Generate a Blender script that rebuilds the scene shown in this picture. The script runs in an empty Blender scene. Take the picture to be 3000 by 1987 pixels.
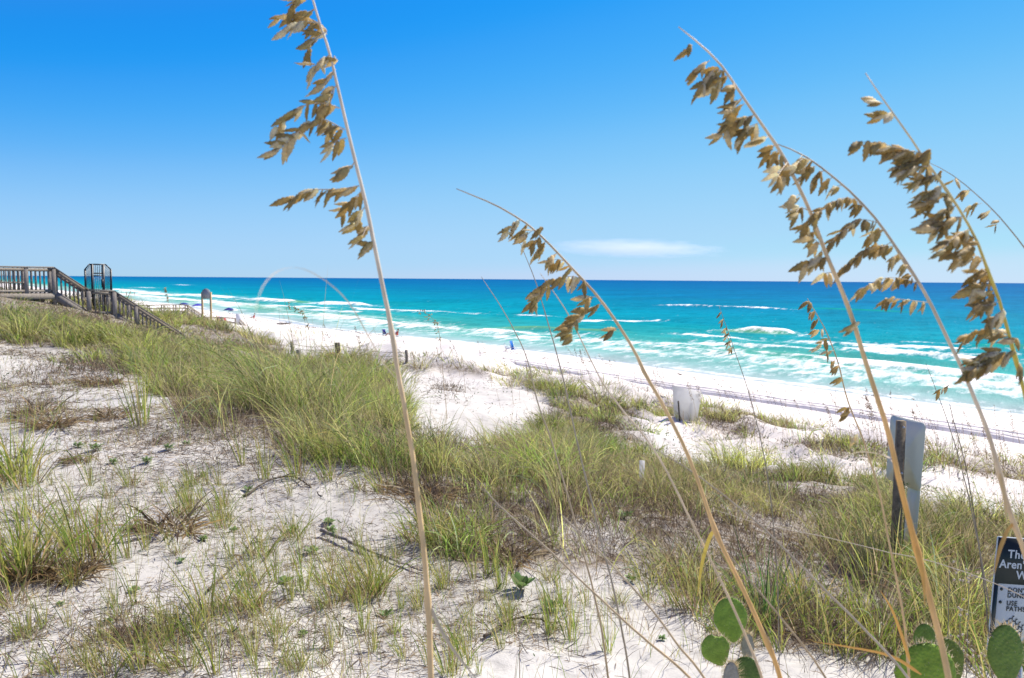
import bpy, math, random
import numpy as np
from mathutils import Vector, Matrix

random.seed(7)
rng = np.random.default_rng(11)
SC = bpy.context.scene
COL = SC.collection

# ------------------------------------------------------------------ camera
H_EYE = 9.5
F = 3000 * 28.0 / 36.0            # focal length in photo pixels
PITCH = math.atan((993.5 - 818.0) / F)
ROLL = math.radians(0.43)
cam_d = bpy.data.cameras.new('camera')
cam = bpy.data.objects.new('camera', cam_d); COL.objects.link(cam)
cam_d.lens = 28.0; cam_d.sensor_width = 36.0
cam_d.clip_start = 0.05; cam_d.clip_end = 80000
RM = Matrix.Rotation(math.pi/2 - PITCH, 3, 'X') @ Matrix.Rotation(ROLL, 3, 'Z')
cam.matrix_world = Matrix.Translation((0, 0, H_EYE)) @ RM.to_4x4()
cam_d.dof.use_dof = True
cam_d.dof.focus_distance = 3.2
cam_d.dof.aperture_fstop = 8.0
SC.camera = cam
CR = RM @ Vector((1, 0, 0)); CU = RM @ Vector((0, 1, 0)); CF = RM @ Vector((0, 0, -1))
CL = Vector((0, 0, H_EYE))

def W(px, py, d):                 # photo pixel + depth -> world point
    return CL + CF*d + CR*((px-1500)/F*d) + CU*(-(py-993.5)/F*d)
K = 3000/2367.0
def WD(x, y, d):                  # same, in the 2367 px wide reading of the photo
    return W(x*K, y*K, d)
RMn = np.array(RM)
def to_D(P):                      # world points (N,3) -> photo position in 2367 px reading
    q = (P - np.array([0, 0, H_EYE])) @ RMn
    d = np.maximum(-q[:, 2], 1e-3)
    return ((q[:, 0]/d*F+1500)/K, (-q[:, 1]/d*F+993.5)/K)

# ------------------------------------------------------------------ light
SUN_AZ, SUN_EL = math.radians(50), math.radians(46)     # azimuth to the right of +Y
sdir = Vector((math.sin(SUN_AZ)*math.cos(SUN_EL), math.cos(SUN_AZ)*math.cos(SUN_EL), math.sin(SUN_EL)))
sl = bpy.data.lights.new('sun', 'SUN'); sl.energy = 4.9; sl.angle = math.radians(0.5); sl.color = (1, 0.92, 0.82)
so = bpy.data.objects.new('sun', sl); COL.objects.link(so)
so.rotation_euler = (-sdir).to_track_quat('-Z', 'Y').to_euler(); so.location = (30, 30, 60)
wd = bpy.data.worlds.new('World'); SC.world = wd; wd.use_nodes = True
nt = wd.node_tree; nt.nodes.clear()
sky = nt.nodes.new('ShaderNodeTexSky'); sky.sky_type = 'NISHITA'; sky.sun_disc = False
sky.sun_elevation = SUN_EL; sky.sun_rotation = SUN_AZ
sky.altitude = 0; sky.air_density = 1.0; sky.dust_density = 0.0; sky.ozone_density = 6.0
EXPO = 0.60
def vscale(src, k):
    v = nt.nodes.new('ShaderNodeVectorMath'); v.operation = 'SCALE'; v.inputs['Scale'].default_value = k
    nt.links.new(src, v.inputs[0]); return v.outputs[0]
# the photograph's strong colour grading of the sky: one response curve per colour channel; low ends shaped so the unseen zenith's fill is less blue
crv = nt.nodes.new('ShaderNodeRGBCurve')
RESP = [[(0, .14), (.145, .12), (.178, .016), (.22, .045), (.27, .105), (.35, .22), (.47, .325), (.65, .40), (.80, .43), (1.02, .565), (2, .66)],
        [(0, .05), (.20, .18), (.338, .295), (.47, .44), (.65, .60), (.79, .66), (.93, .70), (1.11, .775), (2, .85)],
        [(0, .2), (.52, .60), (.6, .86), (.75, .94), (1.1, .96), (2, .97)]]
for ci, pts in enumerate(RESP):
    c = crv.mapping.curves[ci]
    while len(c.points) < len(pts): c.points.new(.5, .5)
    for p, (x, y) in zip(c.points, pts): p.location = (x*.5, y)
crv.mapping.update()
bg = nt.nodes.new('ShaderNodeBackground'); bg.inputs['Strength'].default_value = 0.12
wo = nt.nodes.new('ShaderNodeOutputWorld')
nt.links.new(vscale(sky.outputs[0], .12*.5), crv.inputs['Color'])
nt.links.new(vscale(crv.outputs[0], 1/(.12*2**EXPO)), bg.inputs['Color'])
nt.links.new(bg.outputs[0], wo.inputs['Surface'])
SC.view_settings.view_transform = 'Standard'; SC.view_settings.look = 'None'
SC.view_settings.exposure = EXPO; SC.view_settings.gamma = 1.0
SC.cycles.use_denoising = True; SC.cycles.denoiser = 'OPENIMAGEDENOISE'; SC.cycles.denoising_input_passes = 'RGB_ALBEDO_NORMAL'; SC.cycles.denoising_prefilter = 'ACCURATE'; SC.cycles.use_adaptive_sampling = False; SC.cycles.max_bounces = 8; SC.cycles.volume_bounces = 3; SC.cycles.transparent_max_bounces = 12

# ------------------------------------------------------------------ numpy noise + terrain
_T = np.random.default_rng(3).random((256, 256))
def vnoise(x, y, sc, seed=0):
    x = np.asarray(x, float)/sc + seed*17.31; y = np.asarray(y, float)/sc + seed*9.77
    xi = np.floor(x).astype(int); yi = np.floor(y).astype(int)
    fx = x-xi; fy = y-yi
    fx = fx*fx*(3-2*fx); fy = fy*fy*(3-2*fy)
    a = _T[xi & 255, yi & 255]; b = _T[(xi+1) & 255, yi & 255]
    c = _T[xi & 255, (yi+1) & 255]; d = _T[(xi+1) & 255, (yi+1) & 255]
    return (a*(1-fx)+b*fx)*(1-fy)+(c*(1-fx)+d*fx)*fy      # 0..1
NX, NY = 0.8131, 0.5821           # unit vector towards the sea
def st(x, y): return NX*x+NY*y, -NY*x+NX*y
PS = [-400, -40, -10, 0, 3, 6, 10, 15, 19, 22, 26, 30, 34, 41, 50, 58, 62, 70, 100, 1000, 40000]
PZ = [6.5, 8.0, 7.9, 7.75, 7.55, 7.12, 6.42, 5.75, 5.3, 4.85, 3.8, 2.8, 2.35, 2.05, 1.45, 0.55, 0.0, -0.6, -2, -10, -12]
HILLS = [(-20, 32.5, 1.15, 7.5), (-2.4, 30.5, 1.25, 2.5), (-5.0, 33, .5, 2.0), (3.0, 25.5, 0.8, 2.0), (-4.6, 13.5, 0.25, 2.5),
         (6.3, 21.0, 0.35, 2.0), (11.5, 20, 0.3, 2.2), (-15, 52, 0.8, 7), (4.0, 9.0, 0.18, 2.0), (-9, 19, 0.25, 3.5), (-13.0, 31.8, -0.65, 1.9)]
def shore(t): return 62 + 2.2*np.sin(t/37.0+0.6) + 1.2*np.sin(t/15.0+2)
def zg(x, y, fine=True):
    x = np.asarray(x, float); y = np.asarray(y, float)
    s, t = st(x, y)
    dune = 1/(1+np.exp((s-29)/2.0))
    ss = s - (shore(t)-62)*np.clip((s-34)/20, 0, 1)
    z = np.interp(ss, PS, PZ)
    for hx, hy, hh, hr in HILLS:
        z = z + hh*np.exp(-((x-hx)**2+(y-hy)**2)/(2*hr*hr))
    near = np.exp(-(x*x+y*y)/900.0)
    z = z + dune*(0.5*(vnoise(x, y, 6.5, 1)-.5)*np.clip(np.hypot(x, y)/9-.3, 0.1, 1)+0.20*(vnoise(x, y, 2.1, 2)-.5))
    outer = dune*np.clip((s-9)/4, 0, 1)*np.clip(2.2-np.hypot(x, y)/30, 0, 1)
    rg = 1-np.abs(2*vnoise(x, y, 1.5, 7)-1)
    z = z + outer*(0.34*(rg-.5)+0.22*(vnoise(x, y, .7, 10)-.5))
    if fine:
        r2 = 1-np.abs(2*vnoise(x, y, 0.33, 4)-1)
        z = z + dune*near*(0.07*(vnoise(x, y, 0.75, 3)-.5)+0.035*(r2-.5)+0.016*(vnoise(x, y, 0.09, 5)-.5))
        z = z + (1-dune)*(0.05*(vnoise(x, y, 1.6, 6)-.5)*np.clip((60-s)/10, 0, 1))
    return z
def zg1(x, y): return float(zg(np.array([x]), np.array([y]))[0])

# ------------------------------------------------------------------ helpers
def tag(o, label=None, cat=None, group=None, kind=None):
    if label: o['label'] = label
    if cat: o['category'] = cat
    if group: o['group'] = group
    if kind: o['kind'] = kind
    return o
def link(o, parent=None):
    COL.objects.link(o)
    if parent is not None: o.parent = parent
    return o
def empty(name, loc, label, cat, group=None):
    o = bpy.data.objects.new(name, None); o.location = loc; o.empty_display_size = 0.1
    link(o); return tag(o, label, cat, group)
def npmesh(name, V, quads=None, tris=None, mat=None, col=None, smooth=False, attrs=None):
    me = bpy.data.meshes.new(name)
    V = np.asarray(V, np.float32)
    nq = 0 if quads is None else len(quads); ntr = 0 if tris is None else len(tris)
    me.vertices.add(len(V)); me.vertices.foreach_set('co', V.ravel())
    loops = []
    if nq: loops.append(np.asarray(quads, np.int32).ravel())
    if ntr: loops.append(np.asarray(tris, np.int32).ravel())
    loops = np.concatenate(loops)
    me.loops.add(len(loops)); me.loops.foreach_set('vertex_index', loops)
    me.polygons.add(nq+ntr)
    ls = np.concatenate([np.arange(nq)*4, nq*4+np.arange(ntr)*3]).astype(np.int32)
    lt = np.concatenate([np.full(nq, 4), np.full(ntr, 3)]).astype(np.int32)
    me.polygons.foreach_set('loop_start', ls)
    try: me.polygons.foreach_set('loop_total', lt)
    except Exception: pass
    if smooth: me.polygons.foreach_set('use_smooth', np.ones(nq+ntr, bool))
    me.update(calc_edges=True)
    if col is not None:
        a = me.color_attributes.new('col', 'FLOAT_COLOR', 'POINT')
        c = np.ones((len(V), 4), np.float32); c[:, :3] = col
        a.data.foreach_set('color', c.ravel())
    for k, v in (attrs or {}).items():
        a = me.attributes.new(k, 'FLOAT', 'POINT'); a.data.foreach_set('value', np.asarray(v, np.float32))
    if mat: me.materials.append(mat)
    return me
def obj(name, me, parent=None, loc=None):
    o = bpy.data.objects.new(name, me)
    if loc is not None: o.location = loc
    return link(o, parent)

class MB:                          # collects simple shapes into one mesh
    def __init__(s): s.V = []; s.Q = []; s.T = []; s.C = []; s.n = 0
    def add(s, V, Q=None, T=None, col=None):
        V = np.asarray(V, float)
        s.V.append(V)
        if Q is not None and len(Q): s.Q.append(np.asarray(Q, int)+s.n)
        if T is not None and len(T): s.T.append(np.asarray(T, int)+s.n)
        s.C.append(np.tile(np.asarray(col if col is not None else (1, 1, 1), float), (len(V), 1)) if np.ndim(col) < 2 else np.asarray(col))
        s.n += len(V); return s
    def box(s, c, ax, ay, az, bev=0.0):   # centre and three half-axis vectors; chamfered when bev
        c = np.array(c, float); ax, ay, az = [np.array(a, float) for a in (ax, ay, az)]
        if bev <= 0:
            V = [c+i*ax+j*ay+k*az for k in (-1, 1) for j in (-1, 1) for i in (-1, 1)]
            return s.add(V, [(0, 2, 3, 1), (4, 5, 7, 6), (0, 1, 5, 4), (2, 6, 7, 3), (0, 4, 6, 2), (1, 3, 7, 5)])
        la, lb = np.linalg.norm(ax), np.linalg.norm(ay)
        fa, fb = 1-bev/la, 1-bev/lb
        ring = [(-fa, -1), (fa, -1), (1, -fb), (1, fb), (fa, 1), (-fa, 1), (-1, fb), (-1, -fb)]
        V = [c+i*ax+j*ay-az for i, j in ring]+[c+i*ax+j*ay+az for i, j in ring]
        Q = [(i, (i+1) % 8, (i+1) % 8+8, i+8) for i in range(8)]
        Q += [(0, 7, 6, 1), (1, 6, 5, 2), (2, 5, 4, 3), (8, 9, 14, 15), (9, 10, 13, 14), (10, 11, 12, 13)]
        return s.add(V, Q)
    def bar(s, a, b, w, h, up=(0, 0, 1), bev=0.0):      # beam from a to b
        a = Vector(a); b = Vector(b); d = (b-a)
        u = Vector(up); si = d.cross(u)
        if si.length < 1e-6: si = d.cross(Vector((1, 0, 0)))
        si.normalize(); u = si.cross(d).normalized()
        return s.box((a+b)/2, si*w/2, u*h/2, d/2, bev)
    def tube(s, P, R, n=8, col=None, cap=True):
        P = np.asarray(P, float); m = len(P); R = np.broadcast_to(np.asarray(R, float), (m,))
        Tn = np.gradient(P, axis=0); Tn /= np.linalg.norm(Tn, axis=1)[:, None]+1e-12
        ref = np.array([0, 0, 1.0]) if abs(Tn[0][2]) < .9 else np.array([1.0, 0, 0])
        a = np.cross(Tn, ref); bad = np.linalg.norm(a, axis=1) < .05
        a[bad] = np.cross(Tn[bad], np.array([0.3, 1.0, 0.1])); a /= np.linalg.norm(a, axis=1)[:, None]
        b = np.cross(Tn, a)
        th = np.arange(n)/n*2*np.pi
        V = P[:, None]+R[:, None, None]*(np.cos(th)[None, :, None]*a[:, None]+np.sin(th)[None, :, None]*b[:, None])
        i = np.arange(m-1)[:, None]*n; j = np.arange(n)[None]
        Q = np.stack([i+j, i+(j+1) % n, i+n+(j+1) % n, i+n+j], -1).reshape(-1, 4)
        c = None if col is None else (np.repeat(np.asarray(col, float), n, axis=0) if np.ndim(col) == 2 else col)
        V = V.reshape(-1, 3)
        Tt = []
        if cap:
            V = np.vstack([V, P[:1], P[-1:]]); k = m*n
            Tt = [(k, (q+1) % n, q) for q in range(n)]+[(k+1, (m-1)*n+q, (m-1)*n+(q+1) % n) for q in range(n)]
            if c is not None and np.ndim(c) == 2: c = np.vstack([c, c[:1], c[-1:]])
        return s.add(V, Q, Tt, c)
    def mesh(s, name, mat, smooth=False, off=None):
        V = np.vstack(s.V)
        if off is not None: V = V-np.array(off)
        return npmesh(name, V, np.vstack(s.Q) if s.Q else None, np.vstack(s.T) if s.T else None, mat, np.vstack(s.C), smooth)
    def build(s, name, mat, parent=None, smooth=False, origin=None):
        # origin: world location of the parent thing; vertices are given in world space
        return obj(name, s.mesh(name, mat, smooth, origin), parent)

def spline(P, n):
    P = np.asarray([tuple(p) for p in P], float)
    if len(P) == 2: return P[0]+(P[1]-P[0])*np.linspace(0, 1, n)[:, None]
    d = np.r_[0, np.cumsum(np.linalg.norm(np.diff(P, axis=0), axis=1))]
    Q = np.vstack([2*P[0]-P[1], P, 2*P[-1]-P[-2]])
    u = np.linspace(0, d[-1], n); k = np.clip(np.searchsorted(d, u, side='right')-1, 0, len(P)-2)
    f = ((u-d[k])/np.maximum(d[k+1]-d[k], 1e-9))[:, None]
    p0, p1, p2, p3 = Q[k], Q[k+1], Q[k+2], Q[k+3]
    return .5*((2*p1)+(-p0+p2)*f+(2*p0-5*p1+4*p2-p3)*f*f+(-p0+3*p1-3*p2+p3)*f**3)

# ------------------------------------------------------------------ materials
def newmat(name):
    m = bpy.data.materials.new(name); m.use_nodes = True
    n = m.node_tree; n.nodes.clear()
    return m, n, n.nodes.new('ShaderNodeOutputMaterial')
def N(n, t, **kw):
    x = n.nodes.new(t)
    for k, v in kw.items():
        if k in ('operation', 'blend_type', 'data_type', 'noise_dimensions', 'attribute_name', 'feature', 'wave_type', 'bands_direction'): setattr(x, k, v)
        else: x.inputs[k].default_value = v
    return x
def mixc(n, fac, a, b, blend='MIX'):
    m = n.nodes.new('ShaderNodeMix'); m.data_type = 'RGBA'; m.blend_type = blend; m.clamp_factor = True
    for i, v in ((0, fac), (6, a), (7, b)):
        if hasattr(v, 'links'): n.links.new(v, m.inputs[i])
        elif i == 0: m.inputs[0].default_value = v
        else: m.inputs[i].default_value = (*v, 1)
    return m.outputs[2]
def ramp(n, src, stops):
    r = n.nodes.new('ShaderNodeValToRGB'); n.links.new(src, r.inputs[0])
    e = r.color_ramp.elements
    while len(e) < len(stops): e.new(0.5)
    for q, (p, c) in zip(e, stops):
        q.position = p; q.color = (*c, 1) if np.ndim(c) else (c, c, c, 1)
    return r.outputs[0]
def noise(n, scale, detail=4, vec=None, rough=.55):
    x = N(n, 'ShaderNodeTexNoise', Scale=scale, Detail=detail, Roughness=rough)
    if vec is not None: n.links.new(vec, x.inputs['Vector'])
    return x.outputs[0]
def coords(n, kind='Object', scale=None):
    t = n.nodes.new('ShaderNodeTexCoord')
    if scale is None: return t.outputs[kind]
    mp = n.nodes.new('ShaderNodeMapping'); mp.inputs['Scale'].default_value = scale
    n.links.new(t.outputs[kind], mp.inputs['Vector']); return mp.outputs[0]
def bump(n, src, strength, dist):
    b = N(n, 'ShaderNodeBump', Strength=strength, Distance=dist); n.links.new(src, b.inputs['Height']); return b.outputs[0]
def pbsdf(n, out, color, rough=.6, spec=.3, normal=None, metal=0.0):
    b = n.nodes.new('ShaderNodeBsdfPrincipled')
    for k, v in (('Base Color', color), ('Roughness', rough), ('Specular IOR Level', spec), ('Metallic', metal)):
        if hasattr(v, 'links'): n.links.new(v, b.inputs[k])
        elif k == 'Base Color': b.inputs[k].default_value = (*v, 1)
        else: b.inputs[k].default_value = v
    if normal is not None: n.links.new(normal, b.inputs['Normal'])
    if out is not None: n.links.new(b.outputs[0], out.inputs['Surface'])
    return b
def simple(name, c, rough=.6, spec=.3, var=.12, scale=20, metal=0, bmp=.2):
    m, n, out = newmat(name)
    v = noise(n, scale, 5, coords(n))
    c = np.array(c)
    colr = ramp(n, v, [(.3, tuple(c*(1-var))), (.7, tuple(np.minimum(c*(1+var), 1)))])
    pbsdf(n, out, colr, rough, spec, bump(n, v, bmp, .003), metal)
    return m
def leafmat(name, trans=.4, rough=.55, noise_scale=60, tintv=.15):
    m, n, out = newmat(name)
    a = N(n, 'ShaderNodeAttribute', attribute_name='col')
    v = noise(n, noise_scale, 3, coords(n))
    k = ramp(n, v, [(.3, 1-tintv), (.7, 1+tintv*.6)])
    c = mixc(n, 1.0, a.outputs['Color'], k, 'MULTIPLY')
    d = pbsdf(n, None, c, rough, .25)
    t = n.nodes.new('ShaderNodeBsdfTranslucent'); n.links.new(c, t.inputs[0])
    mx = N(n, 'ShaderNodeMixShader', Fac=trans)
    n.links.new(d.outputs[0], mx.inputs[1]); n.links.new(t.outputs[0], mx.inputs[2]); n.links.new(mx.outputs[0], out.inputs[0])
    return m
M = {}
def mk_sand():
    m, n, out = newmat('sand')
    co = coords(n)
    a = N(n, 'ShaderNodeAttribute', attribute_name='wet'); dn = N(n, 'ShaderNodeAttribute', attribute_name='dune')
    n1 = noise(n, .55, 5, co); n2 = noise(n, 7, 6, co, .65); n3 = noise(n, 90, 4, co, .7)
    duneC = ramp(n, n1, [(.3, (.45, .44, .40)), (.55, (.54, .53, .49)), (.75, (.60, .595, .56))])
    beachC = ramp(n, n1, [(.3, (.79, .75, .69)), (.7, (.84, .80, .75))])
    c = mixc(n, dn.outputs['Fac'], beachC, duneC)
    sp = ramp(n, n2, [(.36, .62), (.47, 1.0)])
    spm = mixc(n, dn.outputs['Fac'], (1, 1, 1), sp)
    c = mixc(n, .55, c, spm, 'MULTIPLY')
    gr = ramp(n, n3, [(.35, .80), (.5, 1.0)]); c = mixc(n, .5, c, gr, 'MULTIPLY')
    so_ = N(n, 'ShaderNodeAttribute', attribute_name='thatch_shade')   # brown thatch, with shade painted into the gaps at clump bases
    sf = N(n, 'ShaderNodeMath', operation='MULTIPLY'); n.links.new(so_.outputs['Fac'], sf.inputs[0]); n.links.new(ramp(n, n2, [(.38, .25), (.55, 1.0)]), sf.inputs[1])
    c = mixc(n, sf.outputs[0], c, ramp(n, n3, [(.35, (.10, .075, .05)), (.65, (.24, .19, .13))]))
    c = mixc(n, a.outputs['Fac'], c, (.44, .47, .50))
    h = N(n, 'ShaderNodeMath', operation='ADD'); n.links.new(n2, h.inputs[0])
    h2 = N(n, 'ShaderNodeMath', operation='MULTIPLY'); n.links.new(n3, h2.inputs[0]); h2.inputs[1].default_value = .35
    n.links.new(h2.outputs[0], h.inputs[1])
    r = N(n, 'ShaderNodeMapRange'); n.links.new(a.outputs['Fac'], r.inputs[0]); r.inputs[3].default_value = .9; r.inputs[4].default_value = .35
    pbsdf(n, out, c, r.outputs[0], .15, bump(n, h.outputs[0], .45, .02))
    return m
def mk_water():
    m, n, out = newmat('sea_water')
    a = N(n, 'ShaderNodeAttribute', attribute_name='col'); fo = N(n, 'ShaderNodeAttribute', attribute_name='foam')
    t = n.nodes.new('ShaderNodeTexCoord')
    mp = n.nodes.new('ShaderNodeMapping'); n.links.new(t.outputs['Object'], mp.inputs['Vector'])
    mp.inputs['Rotation'].default_value = (0, 0, -math.atan2(NX, NY)+math.pi/2+math.pi/2)
    mp.vector_type = 'POINT'
    # local x runs along the shore after this rotation: squeeze it so streaks follow the waves
    mp2 = n.nodes.new('ShaderNodeMapping'); n.links.new(mp.outputs[0], mp2.inputs['Vector']); mp2.inputs['Scale'].default_value = (.4, 1, 1)
    s1 = noise(n, .22, 6, mp2.outputs[0], .6); s2 = noise(n, 1.1, 5, mp2.outputs[0], .65); s3 = noise(n, .03, 4, mp2.outputs[0])
    k = ramp(n, s1, [(.3, .78), (.5, 1.0), (.7, 1.18)])
    c = mixc(n, .8, a.outputs['Color'], k, 'MULTIPLY')
    k3 = ramp(n, s3, [(.35, .85), (.65, 1.12)]); c = mixc(n, .8, c, k3, 'MULTIPLY')
    # foam: placement mask eaten away by noise
    fn = noise(n, .55, 9, mp2.outputs[0], .72)
    fk = N(n, 'ShaderNodeMapRange'); n.links.new(fn, fk.inputs[0]); fk.inputs[1].default_value = .25; fk.inputs[2].default_value = .75; fk.inputs[3].default_value = .12; fk.inputs[4].default_value = .88
    mm = N(n, 'ShaderNodeMath', operation='ADD'); n.links.new(fo.outputs['Fac'], mm.inputs[0]); n.links.new(fk.outputs[0], mm.inputs[1])
    f = ramp(n, mm.outputs[0], [(.72, 0.0), (.88, .5), (1.12, 1.0)])
    c = mixc(n, f, c, (.86, .88, .88))
    hh = N(n, 'ShaderNodeMath', operation='ADD'); n.links.new(s1, hh.inputs[0]); n.links.new(s2, hh.inputs[1])
    rr = N(n, 'ShaderNodeMapRange'); n.links.new(f, rr.inputs[0]); rr.inputs[3].default_value = .32; rr.inputs[4].default_value = .9
    nb_ = bump(n, hh.outputs[0], .5, .5)
    df = n.nodes.new('ShaderNodeBsdfDiffuse'); n.links.new(c, df.inputs['Color']); n.links.new(nb_, df.inputs['Normal'])
    gl = N(n, 'ShaderNodeBsdfGlossy', Roughness=.28); n.links.new(nb_, gl.inputs['Normal'])
    fr = N(n, 'ShaderNodeMapRange'); n.links.new(f, fr.inputs[0]); fr.inputs[3].default_value = .03; fr.inputs[4].default_value = .0
    mx = n.nodes.new('ShaderNodeMixShader'); n.links.new(fr.outputs[0], mx.inputs[0]); n.links.new(df.outputs[0], mx.inputs[1]); n.links.new(gl.outputs[0], mx.inputs[2]); n.links.new(mx.outputs[0], out.inputs[0])
    return m
def mk_wood(name, c1, c2, c3):
    m, n, out = newmat(name)
    co = coords(n, 'Object', (14, 14, 14)); v = noise(n, 2.2, 6, co, .65)
    w = noise(n, 1.2, 3, coords(n, 'Object', (1, 1, 1)))
    c = ramp(n, v, [(.3, c1), (.5, c2), (.7, c3)])
    c = mixc(n, .5, c, ramp(n, w, [(.3, .65), (.7, 1.1)]), 'MULTIPLY')
    pbsdf(n, out, c, .85, .15, bump(n, v, .5, .004)); return m
M['sand'] = mk_sand(); M['water'] = mk_water()
M['wood'] = mk_wood('weathered_wood', (.17, .15, .125), (.29, .26, .225), (.42, .385, .335))
M['wood_far'] = mk_wood('sunbleached_wood', (.34, .29, .22), (.46, .40, .31), (.56, .50, .40))
M['wood_dark'] = mk_wood('dark_post_wood', (.055, .045, .035), (.11, .09, .07), (.18, .15, .12))
M['driftwood'] = mk_wood('driftwood', (.10, .09, .08), (.22, .20, .18), (.34, .32, .29))
M['blade'] = leafmat('grass_blade', .5); M['leaf'] = leafmat('green_leaf', .3, .5, 90)
M['stem'] = leafmat('oat_stem', .12, .5, 35, .12); M['seed'] = leafmat('seed_husk', .52, .6, 3, .18)
M['twig'] = leafmat('dead_twig', .05, .8, 50, .3)
M['metal_black'] = simple('black_metal', (.012, .016, .024), .45, .5, .2, 8, 0)
M['sign_grey'] = simple('sign_back_aluminium', (.82, .84, .68), .5, .4, .03, 3, 0, .02)
M['sign_shaded'] = simple('sign_back_shaded', (.30, .32, .35), .6, .3, .05, 3, 0, .02)  # shadow side of the far sign put into its base colour
M['sign_white'] = simple('white_board', (.78, .78, .78), .6, .3, .04, 4, 0, .05)
M['sign_black'] = simple('sign_black_paint', (.010, .022, .022), .4, .4, .1, 5, 0, .03)
M['sign_pale'] = simple('sign_pale_paint', (.50, .56, .58), .5, .3, .04, 5, 0, .03)
M['wood_post'] = mk_wood('sign_post_wood', (.16, .125, .08), (.27, .215, .14), (.38, .31, .21))
M['skin'] = simple('skin', (.48, .27, .18), .6, .3, .05); M['hair'] = simple('hair', (.05, .03, .02), .7, .2, .2)
M['red'] = simple('red_cloth', (.55, .04, .05), .8, .1); M['blue'] = simple('blue_fabric', (.0, .16, .55), .7, .2)
M['navy'] = simple('navy_fabric', (.02, .03, .22), .7, .2); M['purple'] = simple('indigo_fabric', (.06, .05, .42), .7, .2)
M['white_cloth'] = simple('white_cloth', (.8, .8, .8), .8, .1); M['steel'] = simple('pole_metal', (.5, .5, .5), .4, .5, .1, 10, .6)
def mk_plastic():
    m, n, out = newmat('white_corrugated_plastic'); v = noise(n, 3, 3, coords(n)); c = ramp(n, v, [(.3, (.82, .81, .78)), (.7, (.90, .89, .87))])
    d = pbsdf(n, None, c, .5, .3); t = n.nodes.new('ShaderNodeBsdfTranslucent'); n.links.new(c, t.inputs[0]); mx = N(n, 'ShaderNodeMixShader', Fac=.55)
    n.links.new(d.outputs[0], mx.inputs[1]); n.links.new(t.outputs[0], mx.inputs[2]); n.links.new(mx.outputs[0], out.inputs[0]); return m
M['plastic'] = mk_plastic()
M['orange'] = simple('orange_plastic', (.75, .09, .05), .5, .4, .1); M['rope'] = simple('grey_rope', (.16, .15, .14), .9, .1)
M['pine'] = mk_wood('pale_pine_post', (.46, .31, .14), (.56, .40, .21), (.66, .50, .30))

# ------------------------------------------------------------------ ground and sea
def polar(angs, rad):
    A, R = np.meshgrid(angs, rad)
    x = R*np.sin(A); y = R*np.cos(A); m, k = R.shape
    i = np.arange(m-1)[:, None]*k; j = np.arange(k-1)[None]
    Q = np.stack([i+j, i+j+1, i+k+j+1, i+k+j], -1).reshape(-1, 4)[:, ::-1]
    return x.ravel(), y.ravel(), Q
def geo(a, b, f):
    n = max(2, int(math.log(b/a)/math.log(f))); return np.geomspace(a, b, n)
ang = np.radians(np.concatenate([np.linspace(-180, -46, 70)[:-1], np.linspace(-46, 46, 540), np.linspace(46, 180, 70)[1:]]))
rad = np.concatenate([geo(.25, 2, 1.05)[:-1], geo(2, 60, 1.0085)[:-1], geo(60, 30000, 1.035)])
gx, gy, gq = polar(ang, rad)
gz = zg(gx, gy)
gs, gt = st(gx, gy)
wet = np.clip((gs-(shore(gt)-5.5))/3.0+.6*(vnoise(gx, gy, 6, 9)-.5), 0, 1)
dune = 1/(1+np.exp((gs-14+3*(vnoise(gx, gy, 4, 19)-.5))/1.6))
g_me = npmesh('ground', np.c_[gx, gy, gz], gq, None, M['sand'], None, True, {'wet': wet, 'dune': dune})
tag(obj('ground', g_me), kind='structure')

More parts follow.
